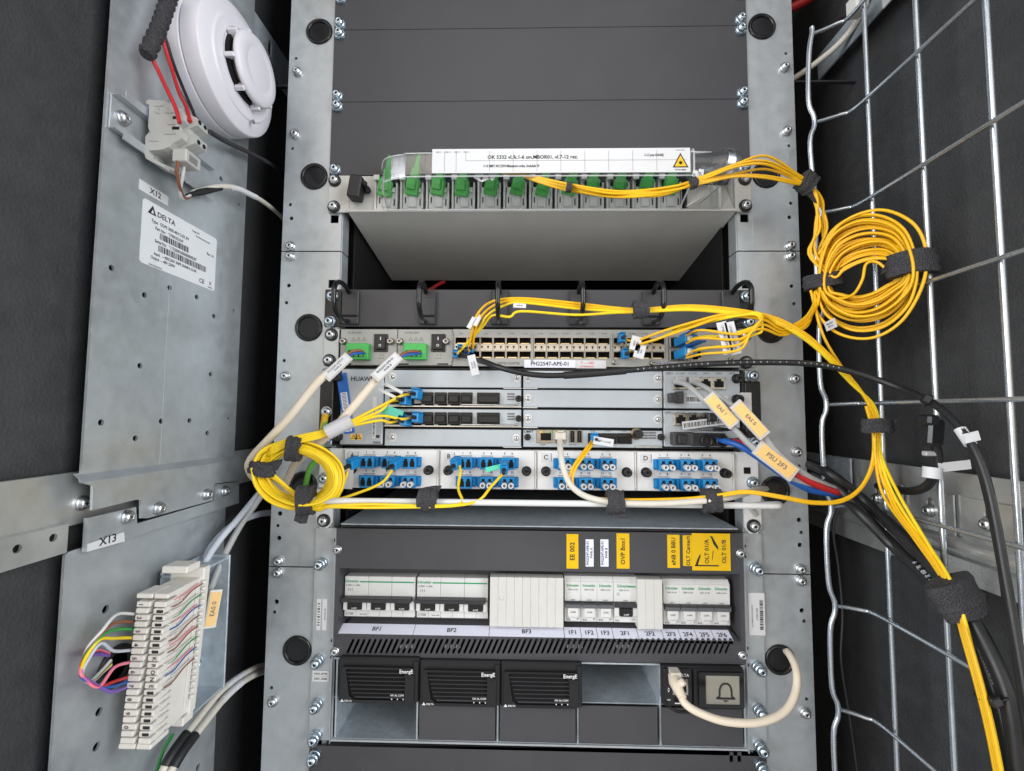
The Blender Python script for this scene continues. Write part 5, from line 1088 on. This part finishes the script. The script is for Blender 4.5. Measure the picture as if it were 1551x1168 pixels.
# cords plugged in the right part of the switch
for k,(ex,ey) in enumerate(((945,514),(950,536))):
    pts=[A(ex,ey,-14),A(964,516+8*k,-26),A(1000,503+9*k,-44),A(1050,488+7*k,-54),A(1100,476+4*k,-62),A(1150,480+3*k,-66),A(1200,498,-64),A(1222,494-k*3,-58),CP(1232,466),CP(1238,436)]
    t,P=cable('yellow cord with blue plug in the %s port row beside the white flags'%('upper','lower')[k],pts,1.4,yel,'yellow cords in the right switch ports','patch_cable','fibre cord',7,8,raw=True)
    lc(t,A(ex-5,ey+(2 if k else 0),-8),Vector((0,1,0)),bluec,1.0)
    flag(t,A(963+k*6,520+12*k,-30),Vector((.25,0,1)),15,11,paper,['MB01','APE'],inkg,2.6)
for k,(ex,ey) in enumerate(((1033,519),(1033,538))):
    pts=[A(ex+10,ey-4,-30),A(1064,ey-9,-44),A(1100,508+14*k,-60),A(1140,496+12*k,-70),A(1154,486+14*k,-72),A(1148,474+4*k,-72),A(1120,478,-66),A(1080,483+3*k,-58),A(1040,494,-48),A(1000,512,-40),A(975,520,-30)]
    t,P=cable('yellow cord of the %s large blue plug curling back over the white flags'%('upper','lower')[k],pts,1.4,yel2,'yellow cords of the large blue plugs','patch_cable','fibre cord',7,8,raw=True)
    q=A(ex-2,ey,-10); R=frame(Vector((-.25,1,-.1)),(0,0,1))
    for nm,c0,dm,mm in (('plug_body',(-9,0,0),(22,9,15),bluec),('pull_tab',(-22,-6,0),(34,1.6,9),blued),('plug_sleeve',(-18,1,3),(10,6,5),whitep)):
        b=MB(); b.cbox(c0,dm,mm,.8); b.v=[R@v+q for v in b.v]; part(nm,b,t)
    b=MB(); b.lathe([(4.5,0),(4.5,6),(3,9)],R@Vector((-8,2,-2))+q,Vector((-.1,-1,.1)),bluec,14); part('plug_barrel',b,t)
    flag(t,A(1098+12*k,512,-66),Vector((.22,0,-1)),32,9.5,paper,'UNBOR01 APE-0%d'%(5+k),inkg,3.2)
strap('black strap on yellow cords at the right of the cable manager',A(970,469,-52),Vector((1,0,.05)),9,7,14)
strap('black strap around the yellow bundle on the mesh below the black cable',A(1328,645,-64),Vector((0,.05,1)),13,9,13,(12,0,0))
strap('wide black strap joining yellow cords and thick black cables at lower right',B(1450,905,320),Vector((.45,-.2,-1)),17,10,26,None)
# patch panel C cords to the lower bundle
for k in range(2):
    pts=[A(897+4*k,668,-20),A(886+5*k,682,-34),A(870+5*k,704,-46),A(862+5*k,724,-52),A(868+5*k,742,-56),A(900,754+1.5*k,-62),A(960,757+2*k,-64),A(1040,755+2*k,-66),A(1085,750+2.5*k,-68),A(1130,744+2.5*k,-70),A(1185,752+2.5*k,-70),A(1230,760+2.5*k,-68),A(1272,758+2.5*k,-66),A(1302,740+2*k,-64),A(1320+2*k,705,-62),A(1323+3*k,660,-62),A(1312+2*k,615,-62)]
    t,P=cable('yellow cord from the control board swinging %s along the lacing bar to the mesh'%('uppermost','lowermost')[k],pts,1.45,yel,'yellow cords along the lacing bar right','patch_cable','fibre cord',7,8,raw=True)
    if k==0: lc(t,A(899,664,-12),Vector((0,1,0)),bluec,1.0); flag(t,A(914,669,-30),Vector((1,0,-.15)),21,8,paper,'UMPT 10 APE',inkg,2.6)
# ---------------- baseband cords, left coil
def lcoil(k):
    o=[]; rr=random.Random(int(200+k*10)); turns=2
    for i in range(turns*12):
        a=2.5-2*math.pi*i/12; f=.76+.085*k+.04*(i//12)+rr.uniform(-.015,.015)
        px=451+60*f*math.cos(a); py=720-45*f*math.sin(a)*(1.0)+5*math.cos(a); o.append(A(px,py,-52-6*math.sin(a+k)-3*(k%3)-(i/12)*2))
    return o
bends=[(621,597,616,602),(604,606,612,600),(622,632,616,633),(604,637,612,632)]
for k in range(4):
    x,y,x2,y2=bends[k]
    pts=[A(x,y,-26),A(x-14,y+3,-32),A(575,616+7*k,-40),A(535,636+3*k,-48),A(508,648+2*k,-54),A(480,655+3*k,-58),A(440,664+3*k,-60),A(412,678+3*k,-60)]+lcoil(k)
    if k<2: pts+=[A(470,766+3*k,-56),A(500,766+2*k,-60),A(560,764+5*k,-64),A(640,766+2*k,-66),A(690,765+k,-64),A(700+25*k,758,-58),A(694+50*k,740-3*k,-44),A(697+64*k,716+2*k,-30),A(696+66*k,706+7*k,-24)]
    else: pts+=[A(475,768-2*k,-56),A(505,758,-50),A(516+20*(k-2),745+4*(k-2),-42),A(522+55*(k-2),728+4*(k-2),-36),A(528+66*(k-2),710+2*(k-2),-30)]
    t,P=cable('yellow cord from the %s plug of the %s processing board to the small coil'%(('near right','far left')[k%2],('upper','lower')[k//2]),pts,1.45,yel2,'yellow cords of the small left coil','patch_cable','fibre cord',6,8,raw=True)
    lc(t,A(x+14,y+2,-14),Vector((.25,1,-.1)),bluec,1.1); flag(t,A(596-8*(k%2),588+(y-597)*.95,-34),Vector((1,0,-.5 if k<2 else -.35)),22,3.2 if k<2 else 5,tealw if k>1 else whitep,None)
    e=[(694,700,-16),(764,706,-16),(540,700,-16),(604,700,-16)][k]; dd=Vector((.25 if k!=1 else .0,1,.2)); lc(t,A(*e),dd,bluec,1.15)
    if k==2: flag(t,A(528,726,-32),Vector((.05,0,1)),20,9,sleeve)
    if k==1: flag(t,A(748,709,-26),Vector((1,0,.25)),18,5,mat('mint_tape',(.1,.6,.4),.4))
for k in range(5):
    b=MB(); C=lcoil((.5,1.5,2.5,3.5,4.3)[k]); P=spline(C,6); b.tube(P,1.45,yel2,8); solo('patch_cable',b,'spare yellow cord, %s turn of the small left coil'%('innermost','second innermost','middle','second outermost','outermost')[k],'fibre cord','spare turns of the small left coil')
b=MB(); d=(A(505,650,-54)-A(548,628,-48)).normalized(); c=A(514,646,-54); t=thing('cable_sleeve','grey-white sleeve gathering the yellow cords left of the baseband unit','cable sleeve',c); P=[c-d*13,c,c+d*13]; b.tube(P,7.5,sleeve,16); part('sleeve',b,t)
strap('black strap on the left end of the small yellow coil',A(397,710,-58),Vector((.2,0,1)),13,8,12,(14,0,3))
strap('black strap on top of the small yellow coil',A(446,680,-60),Vector((1,0,-.1)),12,8,12)
strap('black strap with a ragged tail at the bottom of the small yellow coil',A(464,758,-60),Vector((1,0,.05)),14,9,14,(-4,0,-16))
strap('black strap tying yellow cords to the lacing bar near cassette A',A(648,757,-60),Vector((1,0,0)),11,9,17,(3,0,8))
strap('black strap on the lacing bar below cassette C',A(932,760,-62),Vector((1,0,0)),11,9,15,(2,0,-9))
strap('black strap on the lacing bar below cassette D',A(1078,758,-62),Vector((1,0,0)),11,9,15)
# ---------------- cream supply cables of the switch
t,P=cable('cream power cable from the left green terminal bending behind the small coil',[(508,556,-44),(480,580,-50),(440,630,-52),(405,668,-46),(383,692,-40),(377,708,-34),(386,724,-20),(405,732,-6),(425,738,8)],4.2,creamc,'cream switch power cables','power_cable','power cable',8,12)
c=A(511,556,-46); flag(t,c,A(528,541,-40)-A(494,573,-48),33,11,paper,['PH22547-APE-01','PWR A'],inkg,3,(0,-1,0),.5,0,tagcl)
for m_,o_ in ((brownc,0),(bluej,4)):
    b=MB(); b.tube(spline([A(518,548+o_*.6,-42),A(530,534+o_,-34),A(545,531+o_,-26),A(552,535,-18)],5),1.5,m_,8); part('core_wire',b,t)
t,P=cable('cream power cable from the right green terminal passing over the fan module',[(590,555,-40),(566,580,-44),(530,622,-50),(500,656,-46),(470,682,-40),(448,702,-30),(436,725,-14),(430,740,6)],4.2,creamc,'cream switch power cables','power_cable','power cable',8,12)
c=A(586,556,-46); flag(t,c,A(603,541,-40)-A(569,573,-48),35,12,paper,['PH22547-APE-01','PWR B'],ink,3.2,(0,-1,0),.5,0,tagcl)
for m_,o_ in ((brownc,0),(bluej,4)):
    b=MB(); b.tube(spline([A(602,543+o_*.5,-40),A(614,534+o_,-34),A(630,532+o_,-26),A(638,535,-18)],5),1.5,m_,8); part('core_wire',b,t)
t,P=cable('yellow-green earth wire with a ring lug on the left handle of the baseband unit',[(492,638,-16),(489,660,-20),(484,690,-14),(470,708,-12),(464,730,-4),(462,742,10)],3.0,greengy,None,'earth_wire','earth wire',7,10)
b=MB(); b.tube([A(493,627,-16),A(491,640,-16),A(489,652,-18)],3.6,yel,10); part('yellow_sleeve',b,t); b=MB(); b.lathe([(6,0),(6,1.2)],A(495,624,-12),(0,-1,0),steel,18); part('ring_lug',b,t); q=A(495,624,-13); inst('screw',scr_blk,t,(q.x,q.y,q.z))
# ---------------- beige ethernet cables
t,P=cable('beige network cable from the control board to the right along the lacing bar',[(848,668,-22),(849,684,-40),(853,708,-50),(864,734,-56),(888,752,-60),(930,761,-66),(990,763,-68),(1050,760,-68),(1090,756,-66),(1120,750,-50),(1145,742,-20),(1162,740,4)],3.0,beigec,None,'network_cable','network cable',8,12)
b=MB(); q=A(848,660,-12); b.cbox((q.x,-14,q.z),(11.6,14,8.5),beigec,.8); b.cbox((q.x,-18,q.z+5),(7,10,1.6),beigec,.3); part('plug',b,t)
t,P=cable('beige network cable looping from the controller into the right rail opening',[(1030,1050,-34),(1038,1066,-42),(1060,1080,-46),(1100,1093,-48),(1150,1094,-48),(1188,1078,-44),(1205,1048,-36),(1206,1015,-26),(1196,992,-10),(1186,982,12),(1182,980,30)],3.7,creamc,None,'network_cable','network cable',8,12)
b=MB(); Pq=[A(1020,1024,-16),A(1023,1034,-26),A(1027,1044,-32),A(1034,1058,-40)]; b.tube(Pq,[5.6,6.4,5.2,4.0],creamc,10); b.tube([A(1026,1036,-30),A(1034,1034,-34),A(1037,1038,-36)],[3,4,3],creamc,8); part('boot',b,t); b=MB(); q=A(1021,1021,-16); b.cbox((q.x,-17,q.z),(11,12,9),beigec,.6); part('plug',b,t)
# ---------------- grey alarm cables, blue/red supply
G=[[(1022,578,-14),(1040,583,-28),(1066,606,-44),(1096,633,-50),(1130,668,-54),(1165,700,-54),(1210,730,-48),(1262,748,-34),(1275,752,-20)],[(1046,577,-14),(1066,586,-28),(1096,606,-44),(1130,634,-52),(1152,654,-56),(1180,688,-56),(1225,722,-50),(1268,742,-36),(1280,748,-22)]]
for k in range(2):
    t,P=cable('grey alarm cable with orange %s tag from the environment board'%('EAS 1 (left)','EAS 0 (right)')[k],G[k],3.0,greyc,'grey alarm cables','alarm_cable','alarm cable',8,12)
    q=A(1027+20*k,577,-10); b=MB(); b.cbox((q.x,-14,q.z),(11,12,8),greyc,.6); part('plug',b,t)
    c=A(*((1091,622,-54) if k==0 else (1134,636,-60))); flag(t,c,A(1112,646,-54)-A(1070,600,-50) if k==0 else A(1158,662,-58)-A(1112,612,-56),42 if k else 38,13,orgpap,('EAS 1','EAS 0')[k],inkg,5.2,(0,-1,0),.5,2,tagcl)
S_=[('blue',bluej,[(1086,664,-14),(1098,668,-26),(1122,676,-38),(1150,694,-44),(1190,722,-48),(1225,741,-46),(1262,748,-40),(1276,750,-26)]),('red',redc,[(1100,668,-14),(1116,670,-30),(1140,678,-42),(1170,694,-48),(1205,718,-50),(1238,735,-48),(1268,746,-40),(1280,748,-26)])]
for nm,m_,pts in S_:
    t,P=cable('%s supply wire running from the power plug to the mesh'%nm,pts,3.3,m_,'baseband supply wires','supply_wire','supply wire',8,12)
flag(t,A(1172,698,-54),A(1198,718,-52)-A(1146,678,-50),44,16,orgpap,'PSU 2F3',inkg,6.6,(0,-1,0),.5,3,tagcl)
tie('black tie bunching the grey and supply wires at the mesh',A(1274,749,-32),Vector((1,.2,-.4)),8,(2,-8,3))
# ---------------- black cables on the right
t,P=cable('black hybrid cable arching from the switch over the baseband unit to the mesh',[(727,545,-24),(755,556,-40),(790,565,-46),(830,569,-50),(880,567,-52),(940,562,-54),(1010,556,-58),(1080,551,-62),(1160,549,-66),(1235,552,-70),(1300,566,-80),(1360,587,-98),(1408,608,-126),(1445,638,-146),(1475,680,-160),(1494,728,-168),(1508,790,-174),(1522,870,-180),(1540,970,-188),(1562,1100,-196)],2.9,blackc,None,'hybrid_cable','cable',8,12)
for o_ in (0,1):
    b=MB(); b.tube(spline([A(692+o_*3,532+o_*5,-12),A(705,537+3*o_,-18),A(727,546+2*o_,-26),A(770,560+2*o_,-42),A(812,569,-48)],6),1.7,blackc,8); part('fibre_leg',b,t)
ferrule('shrink_boot',t,P,.19,.27,3.8,rubber)
b=MB(); i0=int(.275*len(P))
for k,ch in enumerate('OPTIC CABLE TESTED   DCS 30ACX41/07   Ex3 300Z40'):
    f=.285+k*.0046
    if ch==' ': continue
    p,d=at_len(P,f); R=frame(d,(0,-1,0)); bb_=MB(); bb_.text(ch,2.3,0,-3.05,0,inkg2); b.add([R@v+p for v in bb_.v],bb_.f,inkg2)
part('printing',b,t)
b=MB(); b.tube([A(1454,650,-150),A(1463,663,-154),A(1470,673,-158)],3.9,paper,14); part('paper_wrap',b,t); flag(t,A(1472,662,-160),Vector((1,0,.25)),11,7,paper,None,None,3,(0,-1,0),.8)
tie('black tie holding the black arching cable to the mesh',A(1406,607,-125),Vector((1,-.5,-.6)),4.6,(-4,-3,1))
BK=[('uppermost',[A(1218,700,12),A(1256,718,-30)]+[B(x,y,326) for x,y in ((1310,760),(1370,815),(1420,868),(1460,920),(1500,990),(1530,1070),(1546,1200))],5.4),('middle',[A(1222,712,12),A(1266,738,-36)]+[B(x,y,325) for x,y in ((1330,800),(1380,850),(1430,905),(1476,975),(1506,1050),(1524,1120),(1536,1220))],4.0),('lowest',[A(1246,734,0),A(1296,772,-52)]+[B(x,y,325) for x,y in ((1352,828),(1400,872),(1445,925),(1486,1010),(1510,1090),(1536,1220))],4.4)]
for nm,pts,r in BK:
    t,P=cable('thick black power cable crossing the lower right mesh, %s of three'%nm,pts,r,blackc,'thick black cables','power_cable','power cable',8,14,raw=True)
    if nm!='uppermost':
        b=MB()
        for k,ch in enumerate('6R003105 HUBER+SUHNER 16MM RADOX' if nm=='middle' else 'RADOX EROF+U HUBER+SUHNER 6R'):
            if ch==' ': continue
            p,d=at_len(P,.40+k*.0105); R=frame(d,(-.3,-1,0)); bb_=MB(); bb_.text(ch,4.4,0,-r-.15,0,inkg2); b.add([R@v+p for v in bb_.v],bb_.f,inkg2)
        part('printing',b,t)
cable('second black cable dropping beside the arching cable on the mesh',[(1484,700,-158),(1500,760,-168),(1518,850,-176),(1530,930,-182),(1547,1040,-188),(1562,1150,-194)],3.2,blackc,None,'power_cable','power cable',8,12)
tie('black tie around the black cables at the lower right edge',B(1502,1052,320),Vector((.4,-.2,-1)),9,(-6,-8,0)); 
cable('thin black cable hanging behind the lower mesh',[(1275,760,20),(1262,800,26),(1270,860,24),(1276,930,20),(1274,1000,16),(1286,1080,14),(1300,1180,8)],1.6,blackc,None,'control_cable','cable',8,8)
t,P=cable('black cable with a lug connector hanging on the mesh',[(1415,670,-122),(1420,690,-120),(1418,714,-116),(1404,736,-104),(1380,744,-84),(1350,740,-56),(1330,736,-26)],3.6,blackc,None,'power_cable','power cable',8,12)
b=MB(); q=A(1412,655,-124); R=Matrix.Rotation(.12,3,'Y'); b.cbox((0,0,0),(13,11,22),gloss,2,R); b.cbox((-3,-1,10),(10,12,9),blackp,2,R); b.v=[v+q for v in b.v]; part('lug_cover',b,t)
b=MB(); c=A(1412,716,-118); b.lathe([(6.4,-4.5),(6.4,4.5)],c,(.1,0,1),paper,20); part('paper_wrap',b,t); flag(t,A(1446,706,-122),Vector((1,0,.12)),26,7.5,paper); b=MB(); q=A(1412,687,-120); b.cbox(q,(14,5,4),greyc,.8); part('tie_head',b,t)
cable('beige cable rising behind the top of the right mesh',[(1195,124,40),(1230,100,30),(1265,72,18),(1290,44,4),(1306,16,-12),(1318,-20,-30)],3.4,beigec,None,'network_cable','cable',8,10)
cable('red cable in the dark gap at the top right',[(1190,16,60),(1215,4,55),(1240,-12,50)],5.5,redc,None,'supply_wire','cable',6,10)
cable('red cable seen behind the cable manager',[(646,442,170),(656,436,170),(664,431,170),(674,426,170)],2.8,redc,None,'supply_wire','cable',6,10)
cable('dark red cable entering behind the right rail below the patch panel',[(1215,700,40),(1232,712,30),(1252,728,12),(1272,744,-8)],3.6,redc,None,'supply_wire','cable',6,10)
# ---------------- left wall cables
def wcable(label,pts,r,m,group=None,name='cable',cat='cable',n=8,seg=12):
    return cable(label,[B(*p) for p in pts],r,m,group,name,cat,n,seg,raw=True)
t,P=wcable('beige cable with black shrink end leaving the terminal blocks to the rail',[(292,292,-325),(308,288,-322),(330,283,-318),(352,284,-316),(378,294,-316),(402,308,-318),(428,330,-322),(445,352,-326)],2.6,beigec,None,'sensor_cable','cable')
b=MB(); b.tube(spline([B(284,297,-324),B(300,292,-322),B(334,284,-318)],5),[2.2]*5+[3.0]*6,rubber,12); part('shrink_sleeve',b,t)
b=MB(); b.tube(spline([B(352,284,-315),B(365,288,-315),B(388,299,-316)],5),3.0,paper,12); part('paper_sleeve',b,t)
for m_,pts in ((brownc,[(270,244,-300),(268,262,-304),(273,286,-310),(280,300,-318),(288,298,-322)]),(whitep,[(280,246,-300),(277,265,-304),(273,290,-312),(277,301,-318),(288,296,-322)])):
    b=MB(); b.tube(spline([B(*p) for p in pts],6),1.3,m_,8); part('core_wire',b,t)
for nm,pts in (('left',[(222,70,-318),(238,104,-316),(254,138,-306),(266,164,-298),(272,186,-292)]),('right',[(244,52,-328),(258,98,-324),(272,142,-314),(282,162,-302),(288,184,-294)])):
    wcable('red sensor wire, %s of two, dropping into the terminal blocks'%nm,pts,1.6,redc,'red sensor wires','sensor_wire','wire',7,8)
wcable('black sensor wire beside the red one at the terminal blocks',[(250,56,-329),(264,100,-325),(280,140,-316),(292,168,-304),(298,188,-296)],1.4,blackc,None,'sensor_wire','wire',7,8)
P=spline([B(262,-20,-318),B(252,10,-318),B(240,44,-318),B(222,84,-318)],14); t=thing('braided_sleeve','black braided sleeve hanging left of the smoke detector','sleeve',P[0]); b=MB(); b.tube(P,[5.4+.9*math.sin(i*1.6) for i in range(len(P))],velcro,14); part('braid',b,t)
wcable('thin black braided cable passing below the smoke detector to the rail',[(318,200,-318),(345,216,-320),(375,230,-322),(405,246,-326),(430,262,-330)],2.4,velcro,None,'braided_cable','cable',8,10)
for k,(nm,pts,m_) in enumerate((('left',[(300,905,-326),(308,860,-322),(330,822,-318),(362,784,-312),(392,748,-306),(405,736,-296)],greyb),('middle',[(318,896,-320),(336,850,-316),(362,800,-312),(384,768,-306),(402,742,-298)],greyc),('rear',[(300,880,-330),(320,830,-328),(352,796,-326),(388,780,-324),(415,776,-318)],greyb))):
    t,P=wcable('pale grey cable to the wire block, %s of three'%nm,pts,3.0 if k<2 else 3.6,m_,'pale grey cables to the wire block','alarm_cable','alarm cable')
    if k<2: c=B(*((310,915,-322) if k==0 else (322,922,-312))); flag(t,c,Vector((0,.25,1)) if True else 0,34 if k else 26,11,orgpap,'EAS 0' if k else None,inkg,5.4,(.75,-.65,0),.5,0,tagcl)
for k,(nm,pts) in enumerate((('upper',[(418,1008,-322),(392,1010,-320),(362,1026,-318),(330,1052,-316),(296,1094,-314),(262,1140,-314),(240,1180,-316)]),('lower',[(420,1016,-320),(398,1018,-316),(372,1030,-312),(342,1056,-310),(308,1098,-308),(276,1140,-308),(250,1185,-310)]))):
    t,P=wcable('beige cable with black shrink sleeve at the bottom left, %s of two'%nm,pts,3.2,beigec,'beige cables at the bottom left','network_cable','cable')
    ferrule('shrink_sleeve',t,P,.74,.92,4.2,rubber); ferrule('paper_sleeve',t,P,.30 if k==0 else .38,.44 if k==0 else .54,3.5,paper)
wcable('green earth wire at the bottom left behind the beige cables',[(262,1112,-326),(246,1140,-326),(234,1180,-326)],1.5,greenw,None,'earth_wire','wire',6,8)
